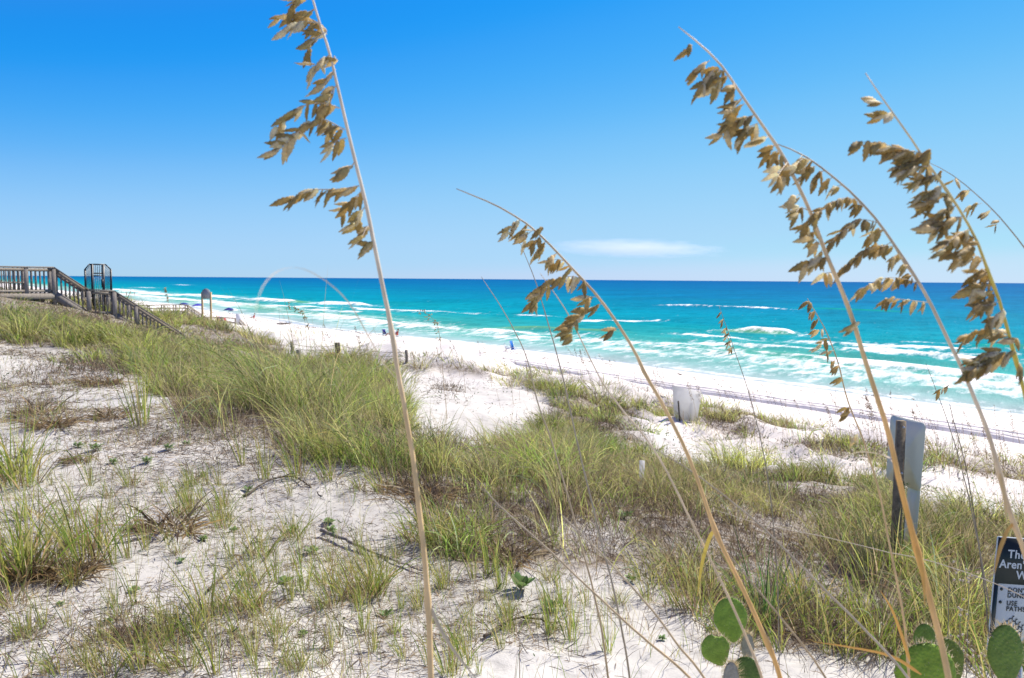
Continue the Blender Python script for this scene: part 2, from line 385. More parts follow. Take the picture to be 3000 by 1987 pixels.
# sea foam and breakers, positions read on the water plane
def sea_pt(x, y):
    p = WD(x, y, 1)-CL; k = -H_EYE/p.z; q = CL+p*k
    return (q.x, q.y)
FOAM = [  # polyline, half width (m), strength, crest height
 ([(262, 668), (300, 672), (360, 680), (400, 684)], 6, .55, 0), ([(320, 664.5), (346, 666)], 5, .5, .3), ([(414, 658), (432, 659.5)], 4, .5, 0),
 ([(385, 681), (430, 682), (470, 684), (530, 689)], 5, .62, .6), ([(255, 677), (400, 690), (520, 699), (600, 705)], 3.6, .55, 0),
 ([(568, 692), (600, 693), (640, 696), (676, 699)], 3.2, .68, .8), ([(540, 703), (650, 707), (760, 712)], 2.0, .55, 0),
 ([(722, 702), (760, 703), (810, 705), (850, 708)], 2.6, .70, .9), ([(815, 712), (860, 716), (960, 720), (1085, 725)], 1.8, .58, .2),
 ([(690, 713), (760, 718), (830, 722)], 1.6, .5, 0), ([(580, 724), (660, 727), (760, 731)], 1.4, .48, 0),
 ([(765, 732), (820, 738), (880, 746), (960, 755), (1040, 763)], 2.6, .62, .35), ([(930, 744), (1010, 752)], 1.2, .5, 0),
 ([(1107, 763), (1150, 768), (1200, 772), (1250, 776)], 1.5, .68, .5), ([(1100, 776), (1200, 780), (1330, 784), (1480, 792), (1600, 797)], 1.6, .5, 0),
 ([(1545, 706), (1640, 709), (1740, 712), (1815, 715)], 1.6, .58, .5), ([(1420, 741), (1460, 743), (1520, 741)], 1.3, .5, 0), ([(1330, 742), (1400, 743)], 1.2, .5, 0),
 ([(1717, 766), (1760, 769), (1800, 771), (1832, 775)], 1.9, .72, .8), ([(1592, 773), (1640, 778), (1720, 784)], 1.4, .62, .3), ([(1600, 792), (1760, 800), (1900, 812)], 1.6, .52, 0),
 ([(1760, 790), (1860, 792), (1960, 796), (2080, 803), (2240, 808)], 2.4, .50, .1), ([(1960, 808), (2060, 817), (2140, 826), (2230, 832), (2300, 834)], 1.9, .64, .55),
 ([(2090, 790), (2160, 793), (2250, 795)], 1.0, .48, 0), ([(1890, 828), (1960, 836), (2040, 843), (2120, 852), (2240, 866), (2367, 880), (2480, 893)], 1.5, .62, .35),
 ([(1850, 838), (1960, 852), (2080, 862), (2200, 880), (2300, 892), (2420, 908)], 1.0, .52, 0), ([(2050, 812), (2200, 818), (2330, 822)], 1.2, .44, 0),
 ([(1740, 812), (1800, 818), (1900, 826)], 1.0, .44, 0), ([(1200, 728), (1300, 735)], 1, .42, 0)]
GREEN = [([(1815, 712), (1900, 714), (2000, 718), (2130, 724)], 5), ([(1100, 757), (1280, 762), (1480, 770)], 2.2), ([(1640, 768), (1720, 768), (1840, 778)], 3), ([(660, 697), (720, 702)], 4), ([(2230, 800), (2400, 806)], 3.5)]
sang = np.radians(np.concatenate([np.linspace(-62, -34, 20)[:-1], np.linspace(-34, 36, 420), np.linspace(36, 150, 60)[1:]]))
srad = np.concatenate([geo(38, 380, 1.0065)[:-1], geo(380, 40000, 1.025)])
wx, wy, wq = polar(sang, srad)
ws, wt = st(wx, wy)
ww = ws-shore(wt)
def dist_poly(pts):
    P = np.array([sea_pt(*p) for p in pts]); best = np.full(len(wx), 1e9); end = np.zeros(len(wx))
    L = np.r_[0, np.cumsum(np.hypot(*np.diff(P, axis=0).T))]
    for i in range(len(P)-1):
        a, b = P[i], P[i+1]; ab = b-a; q = (wx-a[0])*ab[0]+(wy-a[1])*ab[1]
        u = np.clip(q/(ab@ab), 0, 1); d = np.hypot(wx-a[0]-u*ab[0], wy-a[1]-u*ab[1])
        m = d < best; best[m] = d[m]; end[m] = ((L[i]+u*(L[i+1]-L[i]))/L[-1])[m]
    return best, end
wob = (.45+1.1*vnoise(ws, wt, 3.5, 21))
along = .62+.62*vnoise(wt, ws*.5, 7, 22)*1.0+.25*(vnoise(wt, ws, 2.2, 23)-.5)
foam = np.zeros(len(wx)); wz = np.zeros(len(wx)); gre = np.zeros(len(wx))
for pts, hw, stg, cr in FOAM:
    d, e = dist_poly(pts)
    taper = np.clip(np.minimum(e, 1-e)*5, .25, 1)**.6
    hw = hw*1.7; stg = stg*1.06
    b = np.exp(-(d/(hw*taper*wob))**2)
    foam = np.maximum(foam, stg*b*along)
    # churned wash on the landward side
    foam = np.maximum(foam, .42*stg*np.exp(-(d/(hw*2.4))**2)*along)
    if cr: wz += cr*np.exp(-(d/(hw*.7))**2)*taper
for pts, hw in GREEN:
    d, e = dist_poly(pts); gre = np.maximum(gre, np.exp(-(d/hw)**2)*np.clip(np.minimum(e, 1-e)*4, 0, 1)); wz += .35*np.exp(-(d/hw)**2)*np.clip(np.minimum(e, 1-e)*4, 0, 1)
foam = np.maximum(foam, .42*np.exp(-((ww-1.2)/1.1)**2)*(.6+.8*vnoise(wt, ws, 9, 5)))
foam = np.maximum(foam, .34*np.exp(-((ww-16)/14)**2)*(.3+1.1*vnoise(ws, wt*.35, 5, 6)))
wph = ww+6*vnoise(wx, wy, 28, 12)
wz += (np.clip(ww, 0, 20)/20)*np.exp(-ww/260)*(.22*(np.sin(wph/2.6)*.5+.5)**3+.12*np.sin(wph/1.1+2*vnoise(wx, wy, 9, 3)))
CW = [-5, 0, 4, 9, 18, 32, 55, 90, 160, 300, 700, 2500, 30000]
CC = np.array([(.44, .50, .48), (.41, .50, .48), (.31, .47, .44), (.19, .43, .38), (.095, .39, .33), (.03, .34, .325), (.003, .30, .335), (.0, .255, .335), (.0, .215, .325), (.0, .170, .315), (.0, .138, .305), (.0, .114, .295), (.0, .104, .285)])*np.array([.9, .93, .97])
wn = np.maximum(ww, -5)*(1+.35*(vnoise(wt, ws*2.2, 45, 8)-.5))
wc = np.stack([np.interp(wn, CW, CC[:, i]) for i in range(3)], 1)
sandbar = np.exp(-((ww-22-8*(vnoise(wt, ws, 60, 2)-.5))/7)**2)*vnoise(ws, wt, 26, 15)*.55
gcol = np.array([.14, .36, .16]); gg = np.clip(gre*.8+sandbar, 0, .85)[:, None]
wc = wc*(1-gg)+np.where((ww > 60)[:, None], np.array([.0, .30, .22]), gcol)*gg
w_me = npmesh('sea', np.c_[wx, wy, wz], wq, None, M['water'], wc, True, {'foam': foam})
tag(obj('sea', w_me), kind='structure')

# tyre ruts along the upper beach: ridged strip with steep walls
def ruts():
    tt = np.linspace(-30, 62, 620); prof = []
    u = np.linspace(0, 2.7, 80)
    def hgt(u, t):
        h = np.zeros_like(u)
        for c, w_, d_ in ((.55, .15, .14), (1.0, .09, .06), (1.9, .16, .15), (2.3, .08, .05)):
            g = np.clip(1-np.abs(u-c)/w_, 0, 1); h -= d_*np.minimum(g*2.2, 1)
            h += .11*np.exp(-((u-c-w_*1.25)/.14)**2)+.05*np.exp(-((u-c+w_*1.2)/.12)**2)
        return h
    U, T_ = np.meshgrid(u, tt)
    wv = .35*np.sin(T_/11)+.15*np.sin(T_/4.1+1)
    s_ = 40.0+U+wv; x = NX*s_-NY*T_; y = NY*s_+NX*T_
    edge = np.clip(np.minimum(U, 2.7-U)/.25, 0, 1)
    amp = .55+.75*vnoise(U*2, T_, 7, 31)
    z = zg(x, y)+.02+(.16+hgt(U+.12*(vnoise(T_, U, 1.3, 33)-.5), T_)*amp*.42+.03*(vnoise(x, y, .25, 8)-.5))*edge-.06*(1-edge)
    m, k = x.shape; i = np.arange(m-1)[:, None]*k; j = np.arange(k-1)[None]
    Q = np.stack([i+j, i+k+j, i+k+j+1, i+j+1], -1).reshape(-1, 4)[:, ::-1]
    o = obj('track', npmesh('track', np.c_[x.ravel(), y.ravel(), z.ravel()], Q, None, M['sand'], None, False, {'wet': np.zeros(x.size), 'dune': np.zeros(x.size)}))
    tag(o, kind='structure')
ruts()

# cloud: a long thin lens of air low over the horizon
def cloud():
    c = W(1860, 728, 26000)
    m, n, out = newmat('cloud_vapour')
    co = coords(n, 'Object')
    nz = noise(n, 2.6, 8, coords(n, 'Object', (2.0, 1, 1.3)), .72)
    gl = N(n, 'ShaderNodeVectorMath', operation='LENGTH'); n.links.new(co, gl.inputs[0])
    f = N(n, 'ShaderNodeMapRange'); n.links.new(gl.outputs['Value'], f.inputs[0]); f.inputs[1].default_value = .05; f.inputs[2].default_value = 1; f.inputs[3].default_value = 1; f.inputs[4].default_value = 0
    a = N(n, 'ShaderNodeMath', operation='ADD'); n.links.new(f.outputs[0], a.inputs[0]); n.links.new(nz, a.inputs[1])
    d = N(n, 'ShaderNodeMapRange'); n.links.new(a.outputs[0], d.inputs[0]); d.inputs[1].default_value = .80; d.inputs[2].default_value = 1.45; d.inputs[3].default_value = 0; d.inputs[4].default_value = .0010
    v = n.nodes.new('ShaderNodeVolumePrincipled'); v.inputs['Color'].default_value = (.98, .97, .98, 1); n.links.new(d.outputs[0], v.inputs['Density']); v.inputs['Anisotropy'].default_value = .3
    n.links.new(v.outputs[0], out.inputs['Volume'])
    th, ph = np.meshgrid(np.linspace(0, 2*np.pi, 33)[:-1], np.linspace(0, np.pi, 17))
    V = np.c_[(np.cos(th)*np.sin(ph)).ravel(), (np.sin(th)*np.sin(ph)).ravel(), np.cos(ph).ravel()]
    i = np.arange(16)[:, None]*32; j = np.arange(32)[None]
    Q = np.stack([i+j, i+32+j, i+32+(j+1) % 32, i+(j+1) % 32], -1).reshape(-1, 4)
    o = obj('cloud', npmesh('cloud', V, Q, None, m, None, True)); o.location = c
    o.scale = (4300, 1200, 470); o.rotation_euler = (0, math.radians(1.0), 0)
    tag(o, 'thin pale wispy cloud low over the sea horizon', 'cloud', kind='stuff')
cloud()

# ------------------------------------------------------------------ grass that nobody could count
def blades(base, head, L, tilt, curl, w, col, tipcol=None, nseg=4, flat=None):
    n = len(base); h = np.c_[np.cos(head), np.sin(head), np.zeros(n)]
    pts = [base]; p = base.copy(); dirs = []
    for k in range(nseg):
        f = tilt+curl*((k+.5)/nseg)**1.3
        d = h*np.sin(f)[:, None]+np.array([0, 0, 1.0])*np.cos(f)[:, None]
        p = p+d*(L/nseg)[:, None]; pts.append(p); dirs.append(d)
    sa = rng.uniform(0, np.pi, n) if flat is None else flat
    perp = np.c_[-h[:, 1], h[:, 0], np.zeros(n)]
    V = np.empty((n, 2*nseg+1, 3)); C = np.empty((n, 2*nseg+1, 3))
    tc = col if tipcol is None else tipcol
    for k in range(nseg):
        wk = w*(1-.75*(k/nseg)**1.5)*(.55+.9*min(k, 1)*.5)
        d = dirs[k]; bn = np.cross(d, perp)
        wv = perp*np.cos(sa)[:, None]+bn*np.sin(sa)[:, None]
        V[:, 2*k] = pts[k]-wv*(wk/2)[:, None]; V[:, 2*k+1] = pts[k]+wv*(wk/2)[:, None]
        C[:, 2*k] = C[:, 2*k+1] = col+(tc-col)*(k/nseg)**1.5
    V[:, -1] = pts[-1]; C[:, -1] = tc
    o = (np.arange(n)*(2*nseg+1))[:, None]
    Q = np.concatenate([o+np.array([[2*k, 2*k+1, 2*k+3, 2*k+2]]) for k in range(nseg-1)]) if nseg > 1 else None
    T = o+np.array([[2*nseg-2, 2*nseg-1, 2*nseg]])
    return V.reshape(-1, 3), Q, T, C.reshape(-1, 3)

YL_x = [-400, 0, 150, 350, 420, 600, 660, 800, 900, 955, 1000, 1100, 1250, 1400, 1500, 1600, 1750, 1900, 2100, 2367, 2800]
YL_y = [795, 800, 840, 890, 965, 1005, 1062, 1082, 1100, 1145, 1235, 1295, 1325, 1345, 1365, 1425, 1475, 1505, 1545, 1580, 1600]
YU_x = [-400, 0, 300, 400, 600, 680, 900, 960, 1100, 1220, 1280, 1350, 1440, 1520, 1600, 1800, 2000, 2150, 2367, 2800]
YU_y = [672, 676, 715, 735, 772, 822, 850, 1010, 1030, 1032, 912, 892, 918, 1035, 1085, 1090, 1115, 1165, 1200, 1220]
HOLES = [(1085, 905, 165, 62, 1.0), (1180, 955, 110, 30, .8), (1585, 1015, 110, 44, .7), (1500, 985, 60, 30, .5), (60, 815, 130, 26, .75), (2240, 1120, 170, 60, .65), (2210, 1040, 170, 30, .6),
         (1880, 1030, 110, 28, .5), (560, 840, 90, 25, .45), (2130, 1190, 60, 40, .3), (760, 835, 60, 10, .5), (700, 812, 50, 18, .7), (1380, 1260, 60, 30, .35), (1450, 1330, 90, 35, .6)]
def band(x, y, wx_, wy_):
    nz = (vnoise(wx_, wy_, .9, 41)-.5)
    hgt = np.clip((y-640)/600, .15, 1)
    lo = np.interp(x, YL_x, YL_y)+nz*110*hgt; up = np.interp(x, YU_x, YU_y)+nz*30*hgt
    b = np.clip((lo-y)/(26*hgt)+.5, 0, 1)*np.clip((y-up)/(14*hgt)+.5, 0, 1)
    cl_ = np.interp(x, [880, 1050, 1180, 1280, 1450, 1620, 1720, 1900, 2100, 2367], [846, 850, 872, 905, 925, 958, 990, 1026, 1062, 1095])
    crest = np.exp(-((y-cl_)/np.where(x < 1250, 11, 27))**2)*np.clip(3.2*vnoise(wx_, wy_, 1.1, 46)-.7+.9*np.exp(-((x-1700)/70)**2), 0, 1)*(x > 890)
    for hx, hy, rx, ry, k in HOLES:
        q = ((x-hx)/rx)**2+((y-hy)/ry)**2
        b = b*(1-k*np.clip(1.35-q+nz*1.2, 0, 1))
    return np.maximum(b, crest*.85)
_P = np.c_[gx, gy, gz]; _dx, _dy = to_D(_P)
thatch_shade = np.where((gy > 1.5) & (np.hypot(gx, gy) < 70), band(_dx, _dy, gx, gy), 0)*np.clip(1.6*vnoise(gx, gy, .9, 91)+.2, 0, 1)
_a = g_me.attributes.new('thatch_shade', 'FLOAT', 'POINT'); _a.data.foreach_set('value', thatch_shade.astype(np.float32))
def scatter(n, r0, r1, power, fn, a0=-47, a1=47):
    # points on the ground, density falling with distance as r^power, kept where fn says so
    u = rng.random(n); e = power+2
    r = (r0**e+u*(r1**e-r0**e))**(1/e)
    a = np.radians(rng.uniform(a0, a1, n)); x = r*np.sin(a); y = r*np.cos(a)
    z = zg(x, y); P = np.c_[x, y, z]
    dx, dy = to_D(P)
    keep = rng.random(n) < fn(dx, dy, x, y, r)
    return P[keep], r[keep], dx[keep], dy[keep]
PAL_G = np.array([(.36, .40, .08), (.48, .48, .14), (.25, .34, .06), (.54, .50, .19), (.20, .30, .055)])
PAL_D = np.array([(.46, .35, .19), (.31, .22, .13), (.58, .47, .29), (.19, .135, .085)])
def pick(pal, n, var=.18):
    return pal[rng.integers(0, len(pal), n)]*(1+var*(rng.random((n, 1))-.5)*2)
WIND = math.pi                     # blades lean towards -X, landward
def heads(n, spread=1.9): return WIND-.35+rng.normal(0, spread, n)

def build_band():
    # clumps of tall grass: fountains of blades, each clump with its own height and colour
    def f(dx, dy, x, y, r):
        s, t = st(x, y)
        gap = np.clip(3.2*(vnoise(x, y, 1.25, 58)*.65+vnoise(x, y, .5, 59)*.45)-1.2, .02, 1)
        gap = np.maximum(gap, .75*np.clip((720-dx)/300, 0, 1)*np.clip((880-dy)/60, 0, 1))
        return band(dx, dy, x, y)*gap*(s < 26)
    def make(nm, ncl, r0, r1, pw, nb, seg, label, wk, CR_=.17, hk=1.0, fall=0.0, dk=0.0):
        P, r, dx, dy = scatter(ncl, r0, r1, pw, f)
        m = len(P)
        bush = np.exp(-(((dx-650)/260)**2+((dy-965)/60)**2))
        left = np.clip((760-dx)/700, 0, 1)*np.clip((900-dy)/150, 0, 1)
        top = np.clip((dx-1250)/100, 0, 1)*np.clip((960-dy)/60, 0, 1)
        gr = np.clip(vnoise(P[:, 0], P[:, 1], 3.2, 53)*1.3-.15+.35*(rng.random(m)-.5)+.35*bush-.15*left, 0, 1)
        rlow = np.clip((dx-1000)/350, 0, 1)
        hgt = (.34+.72*rng.random(m)**1.7)*(.6+.7*vnoise(P[:, 0], P[:, 1], 1.4, 54))*(1+.85*bush+.05*left-.1*top-.18*rlow)*hk
        bk = (P[:, 0]+17.8)*NX+(P[:, 1]-31)*NY; bv = -(P[:, 0]+17.8)*NY+(P[:, 1]-31)*NX
        hgt = hgt*(1-.80*np.clip(1.4-np.abs(bv+2.5)/4.2, 0, 1)*np.clip((bk+8), 0, 1)*np.clip(7.5-bk, 0, 1))
        hue = pick(PAL_G, m, .3)*(.45+.75*vnoise(P[:, 0], P[:, 1], .8, 57)+.35*rng.random(m))[:, None]
        deep = np.clip((dx-1150)/300, 0, 1)*np.clip((dy-1120)/150, 0, 1)
        gr = gr*(1-.55*deep); hue = hue*(1-.25*deep)[:, None]
        cnt = np.maximum(8, (nb*(.5+rng.random(m)))).astype(int)
        idx = np.repeat(np.arange(m), cnt); n = len(idx)
        rad_ = CR_*np.sqrt(rng.random(n))*(.6+.8*rng.random(m))[idx]*np.clip(r[idx]/14, 1, 2); aa = rng.uniform(0, 2*np.pi, n)
        B = P[idx]+np.c_[rad_*np.cos(aa), rad_*np.sin(aa), np.zeros(n)]
        B[:, 2] = zg(B[:, 0], B[:, 1])-.02
        # head: outwards from the clump's centre, turned downwind
        hx = np.cos(aa)*rad_/CR_*.9+rng.normal(0, .6, n)-.3; hy = np.sin(aa)*rad_/CR_*.9+rng.normal(0, .6, n)-.18
        head = np.arctan2(hy, hx); lean = np.clip(np.hypot(hx, hy), 0, 1.6)
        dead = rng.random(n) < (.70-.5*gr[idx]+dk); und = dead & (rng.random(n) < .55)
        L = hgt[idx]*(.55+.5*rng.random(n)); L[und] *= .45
        tilt = .05+.26*lean*rng.random(n)+.1*np.abs(rng.normal(0, 1, n)); tilt[und] = rng.uniform(.3, 1.35, und.sum())
        curl = np.abs(rng.normal(.45, .45, n))+(.25+fall)*lean
        # occasional stalks that stand straight above the clump
        stalk = rng.random(n) < .05; tilt[stalk] *= .5; curl[stalk] *= .4; L[stalk] *= 1.25
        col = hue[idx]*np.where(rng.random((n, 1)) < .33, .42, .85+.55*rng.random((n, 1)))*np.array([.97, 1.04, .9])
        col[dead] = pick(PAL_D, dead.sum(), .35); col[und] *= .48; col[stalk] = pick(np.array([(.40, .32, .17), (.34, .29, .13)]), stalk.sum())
        tip = np.where((rng.random(n) < .5)[:, None], pick(np.array([(.46, .40, .20), (.38, .37, .15), (.52, .46, .28)]), n), col*1.15)
        w = (.0044+.0050*rng.random(n)**1.5)*np.clip(r[idx]/wk, 1, 5); w[dead] *= .75
        wide = (rng.random(n) < .13) & ~dead
        nw = wide.sum(); w[wide] = (.0075+.005*rng.random(nw))*np.clip(r[idx][wide]/10, 1, 3.2); L[wide] *= rng.uniform(.7, 1.0, nw); curl[wide] = np.abs(rng.normal(1.3, .6, nw)); tilt[wide] *= .8
        col[wide] = pick(np.array([(.42, .54, .16), (.52, .60, .25), (.33, .46, .12), (.46, .55, .30)]), nw, .25); tip[wide] = np.where((rng.random(nw) < .3)[:, None], np.array([.66, .48, .18]), col[wide]*1.1)
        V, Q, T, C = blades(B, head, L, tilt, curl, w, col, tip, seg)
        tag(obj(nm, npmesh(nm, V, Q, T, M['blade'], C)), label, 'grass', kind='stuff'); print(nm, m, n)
    make('dune_grass', 7000, 2.9, 17, -.8, 36, 5, 'thick tangled green and straw dune grass covering the ridge', 9, .17, .62, 0, .12)
    make('fountain_grass', 1150, 3.6, 17, -.7, 130, 6, 'big arching fountains of dune grass standing out of the lower tangle', 9, .24, .98, .45, -.06)
    make('distant_dune_grass', 10500, 17, 64, -.9, 34, 4, 'farther windblown grass along the dune crest', 9, .17, .72, 0, .1)
    make('distant_fountain_grass', 1900, 17, 50, -.8, 110, 4, 'bushy arching grass clumps farther along the dune crest', 9, .30, 1.0, .4, -.04)
build_band()

def build_thin():
    # sparse thin shoots over the open sand and along the white slopes
    def f(dx, dy, x, y, r):
        s, t = st(x, y)
        b = band(dx, dy, x, y)
        lo = np.interp(dx, YL_x, YL_y)
        fg = np.clip((dy-lo)/30, 0, 1)
        cl = np.clip(2.6*vnoise(x, y, .45, 61)*vnoise(x, y, 1.7, 62)*1.6-.55, 0, 1)
        front = fg*cl*(.55+.45*np.clip((dy-1330)/200, 0, 1))
        crest = np.clip((s-13)/4, 0, 1)*np.clip((24.5-s)/2.5, 0, 1)*np.clip(3*vnoise(x, y, 1.3, 63)-1.9, 0, 1)*.8
        return np.maximum(front, crest*(1-b))
    P, r, dx, dy = scatter(150000, 2.6, 60, -1.2, f)
    n = len(P); s, t = st(P[:, 0], P[:, 1])
    L = .10+.24*rng.random(n)**1.4+.22*(s > 14)*rng.random(n)
    dead = rng.random(n) < .45
    col = np.where(dead[:, None], pick(PAL_D, n), pick(PAL_G, n))
    w = (.0022+.002*rng.random(n))*np.clip(r/8, 1, 4)
    V, Q, T, C = blades(P-np.array([0, 0, .01]), heads(n, 2.5), L, np.abs(rng.normal(.1, .25, n)), np.abs(rng.normal(.35, .4, n)), w, col, col*1.1, 4)
    tag(obj('sparse_grass', npmesh('sparse_grass', V, Q, T, M['blade'], C)), 'thin scattered grass shoots over the bare white sand', 'grass', kind='stuff')
    print('THIN', n)
build_thin()

def build_litter():
    # dead stems, twigs and roots lying on the sand
    def f(dx, dy, x, y, r):
        s, t = st(x, y); lo = np.interp(dx, YL_x, YL_y)
        fg = np.clip((dy-lo+60)/60, 0, 1)
        a = np.clip(3.6*vnoise(x, y, 1.3, 71)+1.0*vnoise(x, y, .25, 72)-1.9, 0, 1)
        bare = sum(np.exp(-(((dx-hx)/rx)**2+((dy-hy)/ry)**2)) for hx, hy, rx, ry in ((330, 1325, 200, 50), (120, 1070, 110, 60), (800, 1175, 160, 50), (220, 920, 150, 20)))
        return (fg*a*(1-.85*np.clip(bare, 0, 1))+.10*(1-fg)*np.clip(2*vnoise(x, y, 1.2, 73)-.6, 0, 1))*(s < 27)
    P, r, dx, dy = scatter(330000, 2.4, 30, -1.25, f)
    n = len(P)
    L = (.03+.11*rng.random(n)**2.2)*np.clip(r/6, 1, 2.2)
    col = pick(np.array([(.24, .18, .12), (.34, .26, .17), (.13, .10, .075), (.46, .38, .26), (.28, .25, .20)]), n)
    w = (.0025+.004*rng.random(n)**2)*np.clip(r/6, 1, 3)
    hd = rng.uniform(0, 2*np.pi, n); tl = rng.normal(1.48, .16, n)
    V, Q, T, C = blades(P+np.array([0, 0, .006]), hd, L, tl, rng.normal(0, .5, n), w, col, col, 3)
    o = obj('plant_litter', npmesh('plant_litter', V, Q, T, M['twig'], C)); tag(o, 'dead brown stems and twigs strewn over the sand', 'litter', kind='stuff')
    # low brittle dead undergrowth, dark and tangled
    def g(dx, dy, x, y, r):
        lo = np.interp(dx, YL_x, YL_y); s, t = st(x, y)
        d = sum(k*np.exp(-(((dx-hx)/rx)**2+((dy-hy)/ry)**2)) for hx, hy, rx, ry, k in
                ((200, 865, 230, 26, 1), (90, 945, 70, 20, .8), (350, 1010, 130, 18, .8), (450, 1090, 160, 35, .6), (120, 1320, 90, 30, .8), (300, 1480, 200, 40, .6), (930, 1130, 70, 40, .9), (1150, 1290, 110, 30, .9),
                 (1850, 1360, 330, 100, .8), (2080, 1440, 330, 100, .8), (1300, 1230, 260, 70, .5), (800, 1050, 200, 40, .6), (560, 1500, 300, 40, .35), (150, 740, 200, 25, .6), (560, 1010, 180, 30, 1), (1350, 975, 90, 22, .9), (1690, 985, 80, 28, 1), (2000, 1030, 120, 25, .8), (1040, 900, 40, 14, .6)))
        d = d+.75*band(dx, dy, x, y)*np.clip(1.5*vnoise(x, y, 1.0, 79)-.2, 0, 1)
        return np.clip(d, 0, 1)*np.clip(.4+1.2*vnoise(x, y, .3, 77)-.3, 0, 1)*(s < 26)
    P, r, dx, dy = scatter(520000, 2.6, 40, -1.1, g)
    n = len(P); inb = band(dx, dy, P[:, 0], P[:, 1]) > .3
    L = (.06+.16*rng.random(n))*np.where(inb, 1.75, 1); col = pick(np.array([(.17, .12, .08), (.26, .185, .115), (.09, .065, .045), (.36, .28, .18)]), n)
    V, Q, T, C = blades(P, rng.uniform(0, 2*np.pi, n), L, rng.uniform(.1, 1.3, n), rng.normal(.5, .8, n), (.0022+.0025*rng.random(n))*np.clip(r/7, 1, 3), col, col, 4)
    tag(obj('dead_undergrowth', npmesh('dead_undergrowth', V, Q, T, M['twig'], C)), 'dark brown dead undergrowth matted low on the dune', 'undergrowth', kind='stuff')
    # small green leaves of the creeping ground cover
    def h(dx, dy, x, y, r):
        d = sum(k*np.exp(-(((dx-hx)/rx)**2+((dy-hy)/ry)**2)) for hx, hy, rx, ry, k in
                ((1590, 1010, 120, 45, 1), (1400, 1010, 130, 50, 1), (2200, 1120, 220, 80, .8), (1750, 1040, 200, 40, .7), (1100, 930, 120, 30, .4), (1950, 1080, 150, 40, .7), (300, 1040, 200, 40, .3), (500, 1240, 350, 70, .35), (900, 1450, 500, 60, .2), (250, 800, 250, 70, .5), (100, 870, 200, 40, .4), (1900, 1130, 160, 40, .5)))
        return np.clip(d, 0, 1)*np.clip(2.2*vnoise(x, y, .22, 78)-.7, 0, 1)
    P, r, dx, dy = scatter(60000, 2.8, 34, -1.1, h)
    n = len(P); P = P+np.c_[np.zeros((n, 2)), rng.uniform(.01, .10, n)]
    V, Q, T, C = blades(P, rng.uniform(0, 2*np.pi, n), .018+.03*rng.random(n)*np.clip(r/9, 1, 2), rng.uniform(.3, 1.5, n), rng.normal(.3, .5, n), .016*np.clip(r/9, .8, 2)*(.6+.6*rng.random(n)), pick(np.array([(.07, .12, .04), (.10, .16, .06), (.05, .085, .03), (.16, .17, .06)]), n), None, 2)
    tag(obj('ground_cover', npmesh('ground_cover', V, Q, T, M['leaf'], C)), 'small green leaves of creeping plants on the dune sand', 'ground cover', kind='stuff')
build_litter()

# ------------------------------------------------------------------ individual tufts and small plants
def ground_at(x, y):               # ground point seen at a photo position (2367 px reading)
    d = WD(x, y, 1)-CL; lo = 1.0
    k = 1.5
    while k < 400:
        p = CL+d*k
        if p.z < zg1(p.x, p.y): break
        lo = k; k *= 1.03
    hi = k
    for _ in range(18):
        m = (lo+hi)/2; p = CL+d*m
        if p.z < zg1(p.x, p.y): hi = m
        else: lo = m
    p = CL+d*hi
    return Vector((p.x, p.y, zg1(p.x, p.y))), hi
def tuft_mesh(name, n, rad_, hmin, hmax, deadf, curl, lean, w, greens=PAL_G, dk=1.0):
    r_ = rad_*np.sqrt(rng.random(n)); aa = rng.uniform(0, 2*np.pi, n)
    B = np.c_[r_*np.cos(aa), r_*np.sin(aa), np.full(n, -.02)]
    head = np.arctan2(np.sin(aa)*r_/rad_+rng.normal(0, .5, n)-.2, np.cos(aa)*r_/rad_+rng.normal(0, .5, n)-.35)
    dead = rng.random(n) < deadf
    L = rng.uniform(hmin, hmax, n); L[dead] *= rng.uniform(.3, .9, dead.sum())
    tl = .04+lean*rng.random(n)*(r_/rad_+.3); tl[dead] += .5*rng.random(dead.sum())
    col = pick(greens, n, .25); col[dead] = pick(PAL_D, dead.sum(), .3)*dk
    tip = np.where((rng.random(n) < .4)[:, None], pick(np.array([(.46, .36, .17), (.50, .30, .10)]), n), col)
    V, Q, T, C = blades(B, head, L, tl, np.abs(rng.normal(curl, curl*.7, n)), w*(.6+.9*rng.random(n)), col, tip, 5)
    return npmesh(name, V, Q, T, M['blade'], C)
TUFT = [tuft_mesh('grass_tuft', n, r_, .45, 1.0, d_, c_, l_, .012) for n, r_, d_, c_, l_ in ((48, .14, .3, .35, .4), (75, .2, .45, .5, .5), (26, .09, .2, .2, .25), (110, .26, .5, .7, .55), (60, .18, .65, .5, .6), (20, .07, .2, .25, .25))]
DRY = [tuft_mesh('dead_clump', n, .32, .35, 1.0, 1.0, 1.1, .8, .024, dk=.55) for n in (170, 230)]
def place(me, x, y, hpx, name, label, cat, group, wide=1.0):
    p, d = ground_at(x, y)
    h = hpx*K/F*d*(1.35 if name == 'grass_tuft' else 1.0)
    o = obj(name, me, None, p); o.scale = (h*wide, h*wide, h); o.rotation_euler = (0, 0, rng.uniform(-.6, .6))
    return tag(o, label, cat, group)
